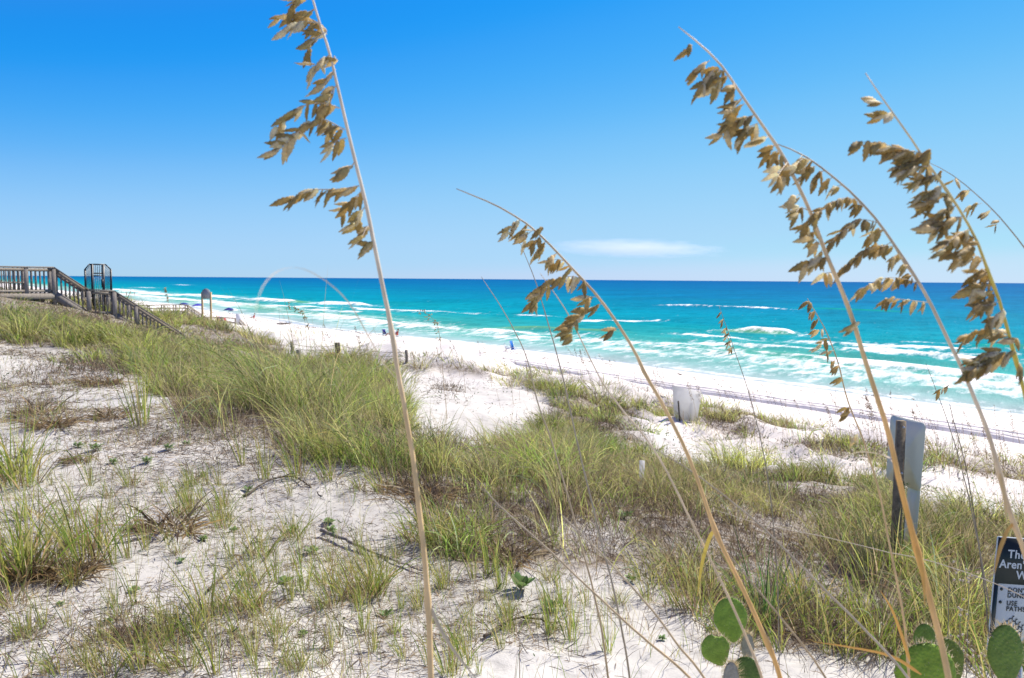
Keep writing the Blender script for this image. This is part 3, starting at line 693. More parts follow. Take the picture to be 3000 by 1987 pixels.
T_SPEC = [(28, 1120, 175, 3, 'tall blurred straw grass tuft at the left edge beside the sand track'), (6, 1100, 150, 3, None), (45, 1330, 215, 1, 'tall green and orange grass tuft at the left edge above the dead brown clumps'), (12, 1330, 200, 3, None), (95, 1310, 190, 4, None), (205, 1300, 190, 0, 'upright dark green grass tuft left of the big brown dead clump'), (262, 1305, 120, 5, None), (298, 1290, 130, 5, None),
          (20, 1400, 130, 4, None), (322, 985, 165, 2, 'single bright green reed tuft rising over the bare sand left of the big grass bush'), (480, 1430, 165, 0, None), (560, 1410, 120, 1, None), (600, 1415, 130, 4, None), (430, 1470, 110, 3, None), (700, 1370, 120, 2, None), (640, 1345, 100, 5, None),
          (845, 1375, 130, 1, 'green and tan grass tuft with a blue shadow in the middle of the foreground sand'), (800, 1385, 100, 4, None), (890, 1350, 100, 5, None), (1010, 1255, 125, 3, 'dense grass tuft beside the tall foreground sea oat stem at the edge of the sand'), (1060, 1270, 110, 1, None), (1130, 1330, 120, 2, None), (1095, 1340, 80, 5, None), (1045, 1560, 130, 0, None), (1085, 1540, 110, 5, None), (1320, 1480, 130, 5, None), (1270, 1470, 110, 2, None), (1180, 1320, 60, 4, None), (1330, 1455, 70, 5, None),
          (1770, 1440, 185, 6, 'bright green spiky grass tuft right of the small two pad cactus'), (1610, 1420, 130, 1, None), (1840, 1390, 150, 0, None), (1980, 1450, 140, 2, None), (250, 1560, 120, 1, None), (330, 1545, 140, 0, None), (420, 1545, 110, 3, None), (500, 1560, 150, 5, None), (700, 1545, 90, 5, None), (130, 1555, 100, 4, None), (760, 1500, 90, 2, None), (590, 1540, 100, 5, None), (550, 1470, 90, 4, None), (230, 1480, 70, 2, None), (380, 1500, 90, 5, None), (640, 1500, 80, 5, None), (160, 1450, 80, 5, None),
          (2060, 1345, 170, 1, None), (2120, 1350, 150, 3, None), (2010, 1355, 150, 0, None), (2170, 1370, 140, 4, None), (2090, 1320, 120, 2, None),
          (1700, 1480, 120, 3, None), (1800, 1500, 130, 4, None), (1880, 1480, 150, 1, None), (1940, 1510, 130, 3, None), (2010, 1500, 150, 0, None), (2060, 1530, 130, 4, None), (2160, 1500, 170, 3, None), (2220, 1520, 170, 1, None), (2260, 1480, 150, 4, None), (2200, 1450, 150, 3, None), (2290, 1540, 160, 0, None), (1720, 1400, 120, 4, None), (1640, 1380, 110, 1, None), (1900, 1430, 140, 3, None), (2330, 1580, 180, 3, None), (1560, 1400, 90, 4, None), (1500, 1390, 80, 0, None),
          (430, 1190, 70, 1, None), (520, 1170, 70, 0, None), (480, 1120, 60, 5, None), (610, 1110, 110, 2, None), (560, 1075, 90, 5, None), (690, 1105, 100, 0, None), (760, 1110, 90, 4, None), (880, 1140, 80, 4, None), (250, 1150, 60, 4, None), (390, 1260, 50, 5, None)]
TUFT.append(tuft_mesh('grass_tuft', 85, .12, .5, 1.05, .12, .35, .75, .011, np.array([(.10, .24, .05), (.14, .29, .07), (.19, .30, .08)])))
for x, y, h, k, lab in T_SPEC:
    place(TUFT[k], x, y, h, 'grass_tuft', lab or ('small grass tuft scattered on the white foreground sand' if x < 1450 else 'coarse grass tuft growing on the lower right slope around the cacti'), 'grass tuft', 'grass tufts on the foreground sand' if x < 1450 or lab else 'grass tufts around the cacti')
for q in range(150):
    x = rng.uniform(-20, 1440); y = rng.uniform(1120, 1560)
    if y < np.interp(x, YL_x, YL_y)+15: continue
    if any(((x-hx)/rx)**2+((y-hy)/ry)**2 < 1 for hx, hy, rx, ry in ((330, 1325, 170, 40), (820, 1180, 150, 40), (1450, 1460, 120, 40))): continue
    place(TUFT[[0, 2, 5, 4, 1, 5][q % 6]], x, y, rng.uniform(35, 105), 'grass_tuft', 'small grass tuft scattered on the white foreground sand', 'grass tuft', 'grass tufts on the foreground sand')
D_SPEC = [(385, 1225, 78, 'large curled brown dead plant clump on the sand with a dark shadow', 1.5), (160, 1330, 70, 'brown dead clump below the tall left grass tuft', 1.4), (85, 960, 55, 'withered brown clump on the sand at far left', 1.4), (120, 985, 42, 'low dead brown plant just below another withered clump at far left', 1.8), (255, 965, 38, 'small dead brown bush on the sand left of the green reed', 1.6), (235, 890, 34, 'flat dark dead bush near the back of the sand clearing', 1.8), (180, 1065, 34, 'small dead plant beside the green leafy patch', 1.5), (60, 1330, 60, 'dead clump under the left edge grass', 1.3), (300, 1475, 55, 'dead shrub in the lower left sand among tufts', 1.6), (970, 1150, 60, 'brown dead grass mound behind the tall oat stem', 2.0), (1160, 1290, 55, 'grey brown dead mound right of the dense tuft', 2.2)]
for i, (x, y, h, lab, wd_) in enumerate(D_SPEC):
    place(DRY[i % 2], x, y, h*1.7, 'dead_clump', lab, 'dead plant', 'dead plant clumps on the sand', wd_)
def leafy(nl, up, ll):
    P = MB(); V_ = []
    for i in range(nl):
        a = i*2.399+rng.normal(0, .2); el = up*(1-.7*i/nl)+.15+rng.normal(0, .12); L_ = ll*(.7+.5*rng.random())
        h = Vector((math.cos(a), math.sin(a), 0)); d = h*math.cos(el)+Vector((0, 0, math.sin(el)))
        si = Vector((-math.sin(a), math.cos(a), 0)); b = Vector((0, 0, .05+.35*rng.random()*(1-.5*up)))+h*.05
        n_ = si.cross(d); c = np.array(pick(np.array([(.16, .27, .08), (.22, .33, .11), (.12, .21, .06), (.28, .34, .15)]), 1)[0])
        pr = [(0, .10), (.25, .55), (.55, 1), (.82, .75), (1, .05)]
        vs = []
        for u, w_ in pr:
            cen = b+d*(L_*u)-Vector((0, 0, .22*L_*u*u)); ww_ = si*(w_*.24*L_)
            vs += [cen-ww_+n_*.05*L_*w_, cen, cen+ww_+n_*.05*L_*w_]
        qs = []
        for k in range(4): qs += [(3*k, 3*k+1, 3*k+4, 3*k+3), (3*k+1, 3*k+2, 3*k+5, 3*k+4)]
        P.add([tuple(v) for v in vs], qs, None, c)
    P.tube([(0, 0, -.1), (0, 0, .2), (.02, 0, .45)], [.03, .025, .01], 5, (.2, .2, .08))
    return P.mesh('leafy_plant', M['leaf'])
LEAFY = [leafy(14, .9, .6), leafy(22, .7, .5), leafy(12, 1.1, .75), leafy(30, .5, .42)]
L_SPEC = [(1205, 1365, 52, 2, 'bright green leafy rosette plant casting a blue shadow left of the oat stems'), (1275, 1410, 42, 0, 'dark green leafy seedling to the right of the rosette plant'), (760, 1212, 30, 1, None), (764, 1232, 34, 3, None), (720, 1280, 36, 1, 'small silvery green bush near the fallen grey branch'), (892, 1428, 34, 0, None), (390, 1040, 30, 3, None), (430, 1030, 24, 3, None), (222, 1042, 36, 3, None), (180, 1035, 28, 3, None), (60, 1055, 40, 3, None), (262, 1072, 26, 3, None), (340, 1070, 30, 3, None), (660, 1350, 36, 1, None), (540, 1230, 26, 3, None), (680, 1230, 28, 0, None), (470, 1250, 24, 3, None), (310, 1370, 30, 1, None), (420, 1300, 20, 0, None), (470, 1100, 22, 3, None), (575, 1135, 22, 0, None), (1460, 1345, 30, 0, None), (1640, 1460, 26, 3, None), (1445, 1200, 36, 0, 'green broad leaf plant half hidden in the grass above the sand'), (160, 855, 16, 3, None), (350, 905, 18, 3, None), (1000, 1440, 20, 3, None), (560, 1330, 22, 3, None), (250, 1440, 24, 1, None), (1530, 1480, 24, 3, None), (700, 1470, 26, 1, None), (140, 1400, 22, 3, None)]
fl = MB()
for k in range(9):
    a = k/9*2*math.pi; c, s_ = math.cos(a), math.sin(a)
    fl.add([(.15*c, .15*s_, 0), (.75*c-.2*s_, .75*s_+.2*c, .1), (1.0*c, 1.0*s_, .05), (.75*c+.2*s_, .75*s_-.2*c, .1)], [(0, 3, 2, 1)], None, (.85, .52, .01))
fl.tube([(0, 0, -.05), (0, 0, .15)], [.28, .2], 8, (.5, .25, .01))
FLOWER = fl.mesh('flower', M['leaf'])
for x, y, h, k, lab in L_SPEC:
    o = place(LEAFY[k], x, y, h*1.05, 'leafy_plant', lab or 'small low green leafy plant growing on the bare sand', 'plant', 'low leafy plants on the sand')
    if (x, y) in ((262, 1072), (340, 1070), (222, 1042), (160, 855), (350, 905)):
        for e in range(2):
            f_ = obj('flower', FLOWER, o, (rng.uniform(-.4, .4), rng.uniform(-.5, .1), .62)); f_.scale = (.10, .10, .10)

# fallen branch and twigs in the foreground
def branch(name, pts, r0, r1, label, mat='driftwood', wob=.012):
    g = []
    for x, y, up in pts:
        p, d = ground_at(x, y); g.append((p.x, p.y, p.z+up))
    P = spline(g, 24); P += rng.normal(0, wob*.35, P.shape)*np.array([1, 1, .5])
    root = empty(name, g[0], label, 'branch', None)
    b = MB().tube(P, np.linspace(r0, r1, 24)*(1+.2*rng.random(24)), 8); b.build('stem', M[mat], root, True, g[0])
    for q in (9, 15, 19):
        d = Vector((rng.normal(), rng.normal(), .2)).normalized()*rng.uniform(.08, .2); s0 = Vector(P[q])
        MB().tube([s0, s0+d*.5+Vector((0, 0, .01)), s0+d], [r1*1.1, r1*.8, r1*.4], 5).build('twig', M[mat], root, True, g[0])
branch('fallen_branch', [(742, 1240, .045), (790, 1258, .04), (850, 1282, .03), (920, 1305, .02), (985, 1330, .02)], .013, .004, 'weathered grey fallen branch lying on the sand left of the tall oat stem')
branch('dead_root', [(565, 1150, .01), (620, 1120, .03), (680, 1108, .02), (745, 1150, .01)], .008, .004, 'thin dark dead root looping over the sand at the foot of the grass bush', 'wood_dark')
branch('dead_root', [(480, 1375, .02), (560, 1300, .04), (600, 1262, .1)], .007, .003, 'thin dead runner rising from the lower left sand', 'wood_dark')
branch('dead_root', [(1120, 1480, .02), (1200, 1440, .03), (1290, 1450, .02)], .008, .004, 'crooked dead root near the bottom centre of the sand', 'wood_dark')

# ------------------------------------------------------------------ sea oats
def spikelet_mesh(seed):
    r_ = np.random.default_rng(seed); ns = 11; V = []
    for i in range(ns):
        u = i/(ns-1); wv = (math.sin(math.pi*min(u*.94+.06, 1)**.8))**.85*.155+.006
        zig = 1+(.18 if i % 2 else -.10)*(0 if i in (0, ns-1) else 1)
        th = .055*math.sin(math.pi*min(u+.04, 1))+.004
        bend = .06*math.sin(u*2.2)*(r_.random()-.3)
        V += [(-wv*zig, u, bend), (-wv*.45, u, bend+th), (wv*.45, u, bend+th*.9), (wv*zig, u+.02, bend), (wv*.45, u, bend-th), (-wv*.45, u, bend-th)]
    Q = [(6*i+j, 6*i+(j+1) % 6, 6*i+6+(j+1) % 6, 6*i+6+j) for i in range(ns-1) for j in range(6)]
    T = [(0, j+1, j) for j in range(1, 5)]+[(6*ns-6, 6*ns-6+j, 6*ns-6+j+1) for j in range(1, 5)]
    base = np.array([(.70, .53, .22), (.56, .42, .17), (.86, .72, .42), (.47, .36, .15), (.94, .84, .58), (.62, .51, .23)][seed % 6])
    u = np.array([v[1] for v in V])[:, None]; C = base*(1.12-.35*u)*(1+.16*((np.arange(len(V))//6 % 2)[:, None]-.5))
    C = np.clip(C, 0, 1)
    return npmesh('spikelet', V, Q, T, M['seed'], C, False)
SPK = [spikelet_mesh(i) for i in range(12)]
TAN = np.array([.78, .56, .28]); PALE = np.array([.76, .65, .49]); ORG = np.array([.80, .44, .11]); YEL = np.array([.70, .55, .10]); GRY = np.array([.42, .36, .27])
def sea_oat(label, pts, depth, r_top, r_bot, branches=(), cols=((0, PALE), (.6, TAN), (1, ORG)), spk=.024, gap=9, ang=228, leaves=(), nodes=(), group='tall sea oat stalks close to the camera', dd=0.0, spread=24):
    n_in = len(pts)
    S = [WD(x, y, depth+dd*i/n_in) for i, (x, y) in enumerate(pts)]
    tan = (S[-1]-S[-2]).normalized(); p = S[-1].copy(); ext = []
    for k in range(30):
        tan = (tan*.86+Vector((0, .02, -1))*.14).normalized(); p = p+tan*.09; ext.append(p.copy())
        if p.z < zg1(p.x, p.y)-.03: break
    path = S+ext[1::2]+[ext[-1]]
    root_p = Vector(path[-1]); root_p.z = zg1(root_p.x, root_p.y)
    root = empty('sea_oat', root_p, label, 'sea oat', group)
    m = 90; P = spline(path, m)
    jit = np.cumsum(rng.normal(0, .0003, (m, 3)), axis=0); jit -= np.linspace(0, 1, m)[:, None]*jit[-1]; P = P+jit*min(1.0, depth)
    fr_in = np.linspace(0, 1, m)*len(path)/n_in
    u = np.clip(fr_in, 0, 1)
    Rr = r_top*.5+(r_bot-r_top*.5)*u**.62
    dN = P-np.array(CL)
    for nx_, ny_ in nodes:                 # swollen joints
        q = np.array(WD(nx_, ny_, depth)); dd_ = np.linalg.norm(P-q, axis=1); Rr = Rr*(1+.45*np.exp(-(dd_/.012)**2))
    cs = np.stack([np.interp(u, [c[0] for c in cols], [c[1][i] for c in cols]) for i in range(3)], 1)*(1+.10*np.sin(np.arange(m)*1.7))[:, None]
    MB().tube(P, Rr, 10, cs).build('stem', M['stem'], root, True, root_p)
    for br in branches:
        g_ = br[1] if isinstance(br[0], list) else None
        bp = br[0] if g_ is not None else br
        dz = rng.normal(0, .02)
        bw = [WD(x, y, depth+dz*(i/max(1, len(bp)-1))) for i, (x, y) in enumerate(bp)]
        b0 = bw[0]; nb = 14; BP = spline(bw, nb)
        bo = obj('seed_branch', MB().tube(BP-np.array(b0), np.linspace(r_top*.55, r_top*.25, nb), 5, PALE*.9).mesh('seed_branch', M['stem'], True), root, b0-root_p)
        ln = sum(math.hypot(bp[i+1][0]-bp[i][0], bp[i+1][1]-bp[i][1]) for i in range(len(bp)-1))
        ns = max(3, int(ln/((g_ or gap)*.78))+1)
        pos = spline(bw, ns+1)[1:]
        for q in pos:
            a = math.radians(ang+rng.normal(0, spread))
            d = (CR*math.cos(a)+CU*math.sin(a)+CF*rng.normal(0, .35)).normalized()
            nrm = (-CF+CR*rng.normal(0, .8)+CU*rng.normal(0, .8)); nrm = (nrm-d*nrm.dot(d)).normalized(); sd = d.cross(nrm)
            sc = spk*rng.uniform(.75, 1.2)
            mt = Matrix((sd, d, nrm)).transposed().to_4x4()
            mt.translation = Vector(q)-b0+CR*rng.normal(0, .0012)+CU*rng.normal(0, .0012)
            sp = bpy.data.objects.new('spikelet', SPK[int(rng.integers(0, 12))]); link(sp, bo)
            sp.matrix_local = mt @ Matrix.Diagonal((sc*rng.uniform(.8, 1.2), sc, sc, 1))
    for lf in leaves:
        lp, d0, d1, wl, cl = lf
        n_ = len(lp); pw = spline([WD(x, y, d0+(d1-d0)*i/(n_-1)) for i, (x, y) in enumerate(lp)], 26)
        tg = np.gradient(pw, axis=0); tg /= np.linalg.norm(tg, axis=1)[:, None]
        sd = np.cross(tg, np.array(CF)+.5*np.array(CU)); sd /= np.linalg.norm(sd, axis=1)[:, None]
        uu = np.linspace(0, 1, 26)
        wv = wl*np.clip(np.minimum(uu*8+.35, 1), 0, 1)*(1-uu**2.5*.92)/2
        nm = np.cross(sd, tg)*wv[:, None]*.35
        V = np.stack([pw-sd*wv[:, None]+nm, pw, pw+sd*wv[:, None]+nm], 1).reshape(-1, 3)-np.array(root_p)
        Q = [(3*i+j, 3*i+j+1, 3*i+4+j, 3*i+3+j) for i in range(25) for j in (0, 1)]
        obj('leaf', npmesh('leaf', V, Q, None, M['stem'], np.tile(cl, (len(V), 1)), True), root)
    return root
A_ = [(706, -60), (735, 40), (760, 112), (780, 200), (806, 310), (830, 400), (850, 480), (868, 570), (885, 660), (905, 760), (920, 860), (937, 950), (958, 1080), (972, 1200), (985, 1330), (992, 1420), (997, 1568)]
A_b = [[(722, -20), (700, -15), (680, 10)], ([(730, 20), (700, 35), (650, 42)], 10), [(742, 55), (700, 50), (668, 70)], [(752, 75), (728, 92), (712, 118)], [(765, 125), (745, 140), (725, 160)], [(775, 160), (757, 185), (745, 200)], [(780, 195), (765, 215), (758, 245)],
       ([(785, 250), (740, 238), (690, 250), (640, 290)], 13), ([(797, 300), (740, 275), (690, 305), (640, 350)], 8), [(800, 320), (780, 325), (765, 340)], [(820, 375), (808, 390), (795, 405)], ([(830, 430), (780, 438), (720, 440), (665, 462)], 10), [(838, 440), (815, 465), (800, 490)], [(842, 480), (830, 500), (825, 520)], [(855, 520), (845, 530), (838, 548)], [(866, 560), (858, 565)], [(740, 60), (752, 68), (755, 80)], [(772, 130), (778, 140)]]
sea_oat('tallest sea oat stalk left of centre reaching out of the top of the picture', A_, 1.10, .0020, .0052, A_b, ((0, PALE), (.28, PALE), (.42, TAN), (.75, TAN), (.88, ORG*1.05), (1, ORG)), .026, 10, 226,
        leaves=[([(925, 885), (890, 845), (850, 775), (810, 705), (760, 655), (700, 622), (650, 624), (612, 655), (593, 705), (592, 745)], 1.05, .44, .0014, PALE*.62), ([(992, 1400), (1020, 1460), (1060, 1520), (1110, 1580)], 1.1, 1.1, .006, GRY)], nodes=[(988, 1400), (908, 775)])
B_ = [(1055, 437), (1100, 455), (1150, 477), (1200, 507), (1240, 535), (1285, 580), (1330, 628), (1385, 690), (1430, 755), (1465, 812), (1490, 865), (1530, 935), (1575, 1025), (1610, 1110), (1650, 1225), (1690, 1310), (1735, 1405), (1780, 1510), (1800, 1568)]
B_b = [([(1205, 508), (1190, 515), (1178, 535)], 9), ([(1220, 520), (1208, 530), (1195, 545)], 7), [(1235, 530), (1222, 540), (1212, 552)], [(1250, 545), (1240, 555), (1232, 562)], [(1262, 555), (1255, 570), (1245, 580)], [(1245, 535), (1253, 525)], [(1290, 585), (1275, 592), (1268, 600)], [(1310, 605), (1290, 600), (1272, 602)], [(1325, 622), (1315, 615)], ([(1360, 660), (1330, 640), (1290, 645), (1255, 668), (1240, 690)], 11), ([(1262, 655), (1245, 675), (1235, 700)], 6), [(1380, 685), (1360, 688), (1348, 692)], ([(1395, 700), (1350, 720), (1325, 740), (1305, 770)], 11), [(1340, 730), (1325, 755), (1320, 785)], [(1430, 757), (1418, 765)]]
sea_oat('curved sea oat stalk in the middle whose stem passes beside the small cactus', B_, 1.25, .0013, .0049, B_b, ((0, GRY*1.2), (.3, TAN), (.72, ORG*1.1), (.85, ORG), (.93, YEL), (1, YEL)), .025, 9, 232, nodes=[(1652, 1230), (1490, 868), (1772, 1490)], leaves=[([(1650, 1225), (1635, 1260), (1622, 1310), (1612, 1380)], 1.25, 1.35, .007, YEL*.8)])
sea_oat('bare pale stem running just left of the curved middle sea oat', [(1249, 633), (1290, 690), (1318, 734), (1350, 800), (1390, 880), (1440, 950), (1490, 1010), (1540, 1090), (1600, 1210), (1650, 1310), (1690, 1395), (1730, 1490), (1760, 1568)], 1.3, .0010, .0028, [], ((0, PALE), (1, TAN*.9)))
C_ = [(1568, 62), (1610, 97), (1665, 150), (1710, 215), (1760, 287), (1810, 362), (1850, 440), (1880, 510), (1910, 590), (1945, 670), (1975, 755), (2000, 840), (2030, 930), (2055, 1010), (2075, 1100), (2105, 1220), (2135, 1330), (2160, 1430), (2190, 1568)]
C_b = [([(1600, 105), (1590, 112)], 6), [(1640, 140), (1620, 155), (1610, 165)], ([(1680, 165), (1650, 162), (1635, 185), (1620, 200)], 8), ([(1685, 175), (1665, 180), (1655, 200)], 7), [(1695, 190), (1700, 205)], [(1718, 225), (1700, 240), (1692, 260)], [(1720, 240), (1700, 260), (1690, 285)], ([(1745, 265), (1720, 275), (1690, 285), (1668, 312)], 6), ([(1752, 285), (1730, 295), (1712, 315)], 6), [(1775, 315), (1765, 325)], [(1790, 335), (1780, 350)], ([(1812, 360), (1795, 350), (1778, 355)], 7), [(1820, 375), (1805, 395), (1798, 408)], [(1835, 410), (1820, 405), (1806, 412)], [(1848, 450), (1838, 455)], ([(1865, 485), (1850, 480), (1840, 492)], 7), [(1872, 505), (1862, 525)], [(1885, 530), (1872, 550)], [(1895, 565), (1880, 550)], [(1902, 575), (1892, 595)], [(1912, 595), (1880, 600), (1868, 605)], [(1922, 630), (1905, 632)], [(1975, 755), (1985, 745)]]
sea_oat('thick sea oat stalk rising in front of the wooden post of the grey sign', C_, 1.05, .0014, .0054, C_b, ((0, PALE), (.3, TAN), (.45, ORG*1.1), (.6, TAN), (.78, TAN), (.84, ORG), (.9, TAN), (1, PALE)), .0255, 8, 232, nodes=[(2118, 1265), (1810, 362)], leaves=[([(2075, 1085), (2060, 1062), (2030, 1050), (1985, 1046), (1940, 1058)], 1.06, 1.2, .004, PALE*.8), ([(2118, 1262), (2128, 1300), (2136, 1350), (2138, 1400)], 1.04, 1.02, .006, ORG)])
D_ = [(1788, 330), (1850, 355), (1910, 398), (1960, 440), (2010, 490), (2050, 540), (2090, 600), (2130, 662), (2170, 740), (2210, 822), (2242, 892), (2280, 985), (2310, 1090), (2328, 1160), (2344, 1210), (2364, 1265), (2395, 1380)]
D_b = [[(1855, 358), (1845, 372)], ([(1880, 372), (1855, 368), (1838, 385)], 6), ([(1885, 385), (1865, 390), (1850, 410)], 6), ([(1905, 395), (1890, 400), (1882, 415)], 6), [(1925, 410), (1912, 418)], [(1945, 428), (1930, 432)], ([(2000, 480), (1965, 458), (1930, 465), (1895, 490), (1885, 500)], 7), ([(2030, 515), (1990, 508), (1955, 528), (1922, 560)], 8), ([(2045, 535), (2025, 530), (2015, 550)], 7), ([(2060, 560), (2040, 570), (2022, 562)], 9), ([(2070, 570), (2020, 570), (1980, 595), (1948, 625)], 7), [(2090, 600), (2075, 590), (2060, 600)], [(2100, 615), (2088, 615)], ([(2125, 655), (2070, 642), (2030, 648), (1985, 672)], 10), [(2118, 640), (2100, 635)], [(2150, 700), (2060, 690), (2048, 695)]]
sea_oat('fine sea oat stalk with drooping side sprays just right of the thick stalk', D_, 1.08, .0012, .0046, D_b, ((0, GRY), (.3, PALE), (.5, TAN*.9), (.8, ORG), (1, PALE)), .0200, 8, 236, nodes=[(2090, 600), (2312, 1095), (2344, 1208)], spread=20, leaves=[([(2312, 1095), (2322, 1150), (2328, 1210)], 1.07, 1.06, .005, TAN*.8), ([(2344, 1212), (2330, 1232), (2312, 1275), (2298, 1330)], 1.08, 1.05, .010, ORG*.7)])
E_ = [(2000, 168), (2050, 242), (2100, 312), (2142, 372), (2190, 440), (2230, 502), (2262, 562), (2290, 642), (2312, 695), (2335, 772), (2352, 835), (2375, 930), (2395, 1060)]
E_b = [[(2040, 240), (2028, 235)], [(2062, 262), (2035, 268)], ([(2135, 355), (2085, 345), (2035, 332), (1985, 328)], 14), ([(2130, 360), (2090, 350), (2050, 345)], 8), ([(2140, 372), (2110, 372), (2075, 385)], 7), ([(2150, 385), (2120, 385), (2095, 395)], 6), ([(2165, 405), (2140, 410), (2118, 425)], 6), ([(2180, 428), (2155, 440), (2130, 455)], 6), ([(2195, 450), (2170, 455), (2145, 475)], 6), ([(2210, 475), (2185, 490), (2160, 515)], 6), ([(2225, 500), (2200, 510), (2165, 530)], 6), ([(2240, 530), (2210, 545), (2180, 575)], 7), ([(2255, 550), (2225, 550), (2200, 565)], 6), ([(2262, 565), (2235, 575), (2215, 600)], 6), [(2275, 600), (2250, 592), (2235, 610)], [(2285, 630), (2265, 625), (2250, 640)], [(2292, 645), (2270, 660), (2255, 668)], [(2300, 670), (2280, 680), (2262, 682)], [(2310, 695), (2285, 705), (2260, 706)], [(2320, 715), (2300, 735), (2285, 742)], [(2335, 770), (2315, 765)], ([(2335, 775), (2300, 762), (2255, 768), (2225, 785)], 13), [(2345, 790), (2350, 780)], ([(2350, 815), (2310, 815), (2280, 820), (2250, 850)], 5), ([(2320, 815), (2285, 835), (2245, 860)], 5), [(2355, 840), (2362, 850)], [(2142, 355), (2148, 345)], [(2285, 620), (2292, 640)]]
sea_oat('densely seeded yellowish sea oat stalk at the right edge of the picture', E_, .98, .0012, .0034, E_b, ((0, PALE), (.25, YEL*1.05), (.6, YEL*1.1), (.85, ORG*.9), (1, YEL)), .0235, 7, 218, nodes=[(2190, 440), (2290, 640), (2350, 830)], spread=26)
sea_oat('thin arching seed stalk behind the yellowish stalk at upper right', [(2140, 372), (2200, 402), (2265, 455), (2320, 512), (2380, 590), (2450, 720), (2500, 900), (2530, 1150)], 1.25, .0007, .0020, [[(2180, 395), (2172, 400)], [(2210, 412), (2200, 418)], ([(2245, 440), (2225, 440)], 8), ([(2270, 470), (2240, 478)], 10), [(2292, 485), (2280, 490)], [(2310, 508), (2300, 520)]], ((0, GRY*.8), (1, TAN*.8)), .020, 10, 235)
sea_oat('small dark seeded sea oat standing between the thick stalk and the sea', [(1866, 690), (1882, 715), (1912, 768), (1938, 835), (1952, 890), (1968, 945), (1990, 1000), (2012, 1065), (2032, 1130), (2055, 1250), (2075, 1350), (2092, 1440), (2104, 1568)], 1.55, .0010, .0030,
        [[(1875, 702), (1868, 698)], [(1885, 720), (1875, 722)], [(1892, 735), (1882, 745)], ([(1905, 760), (1888, 765)], 8), ([(1918, 785), (1900, 790), (1892, 802)], 8), ([(1928, 810), (1912, 812)], 7), ([(1935, 828), (1922, 835)], 7), [(1940, 840), (1936, 850)], [(1950, 880), (1945, 872)], [(1966, 940), (1955, 942)], [(1972, 950), (1950, 958)], [(1985, 1000), (1975, 1008)]], ((0, TAN*.7), (.5, TAN), (1, ORG)), .0225, 9, 230,
        leaves=[([(2104, 1530), (2085, 1470), (2062, 1410), (2035, 1365)], 1.5, 1.45, .006, ORG*.8), ([(2130, 1560), (2060, 1518), (1960, 1496), (1880, 1484)], 1.35, 1.3, .006, ORG*.75)], nodes=[(2100, 1520)])
sea_oat('slender seeded sea oat standing farther off against the breaking waves', [(1662, 708), (1672, 735), (1688, 780), (1700, 815), (1720, 870), (1738, 930), (1752, 985)], 3.4, .0014, .0022, [[(1668, 720), (1664, 726)], ([(1674, 735), (1670, 745)], 5), ([(1680, 755), (1674, 765)], 4), ([(1686, 768), (1680, 780)], 4), ([(1690, 785), (1682, 795)], 4), ([(1696, 800), (1690, 808)], 4)], ((0, GRY*.8), (1, GRY*.7)), .026, 5, 235, group=None)
sea_oat('straight thin dark stem crossing the seed cluster of the curved middle oat', [(1203, 565), (1240, 660), (1270, 760), (1300, 870), (1320, 960), (1340, 1050), (1375, 1190), (1400, 1290), (1425, 1390), (1442, 1480), (1455, 1568)], 1.75, .0012, .0027, [], ((0, GRY), (.6, GRY*.9), (1, TAN*.7)))
sea_oat('thin grey stem leaning left of the straight dark stem over the beach', [(1112, 640), (1165, 722), (1215, 820), (1245, 935), (1275, 1015), (1310, 1130), (1340, 1240), (1370, 1350), (1392, 1450), (1408, 1568)], 1.8, .0011, .0027, [], ((0, GRY*1.1), (1, TAN*.7)))
sea_oat('dry fallen stem slanting across the grass to the left of the cactus', [(1120, 1130), (1158, 1171), (1267, 1271), (1375, 1374), (1484, 1474), (1592, 1568)], 1.5, .0016, .0030, [], ((0, GRY*.9), (1, TAN)))
sea_oat('second dry slanting stem running parallel above the fallen stem', [(1294, 1185), (1399, 1287), (1505, 1404), (1575, 1500), (1629, 1568)], 1.45, .0014, .0028, [], ((0, GRY), (1, TAN)))
sea_oat('grey stem slanting down through the grass right of the cactus', [(1500, 1030), (1600, 1090), (1736, 1193), (1844, 1296), (1925, 1379), (2006, 1461), (2101, 1568)], 1.3, .0010, .0026, [], ((0, GRY*.8), (1, PALE*.85)))
sea_oat('thin stem slanting from the bright green tuft to the bottom edge', [(1640, 1230), (1736, 1342), (1831, 1458), (1912, 1568)], 1.35, .0010, .0024, [], ((0, GRY*.8), (1, TAN*.85)))
sea_oat('long pale nearly level stem lying over the grass under the grey sign', [(1640, 1175), (1760, 1212), (1900, 1240), (2040, 1275), (2170, 1305), (2320, 1360), (2420, 1420)], 1.7, .0008, .0011, [], ((0, PALE*.7), (1, PALE*.75)))
sea_oat('thin black stem standing right of the grey sign', [(2195, 935), (2215, 1010), (2235, 1090), (2252, 1190), (2268, 1300), (2280, 1400)], 2.4, .0014, .0022, [], ((0, GRY*.4), (1, GRY*.5)))
sea_oat('thin stem leaning over the beach beside the right sea oats', [(2140, 840), (2175, 930), (2205, 1020), (2235, 1130), (2255, 1230), (2275, 1330)], 2.3, .0010, .0020, [[(2165, 905), (2195, 890)]], ((0, GRY*.7), (1, GRY*.7)), .03, 9, 228)

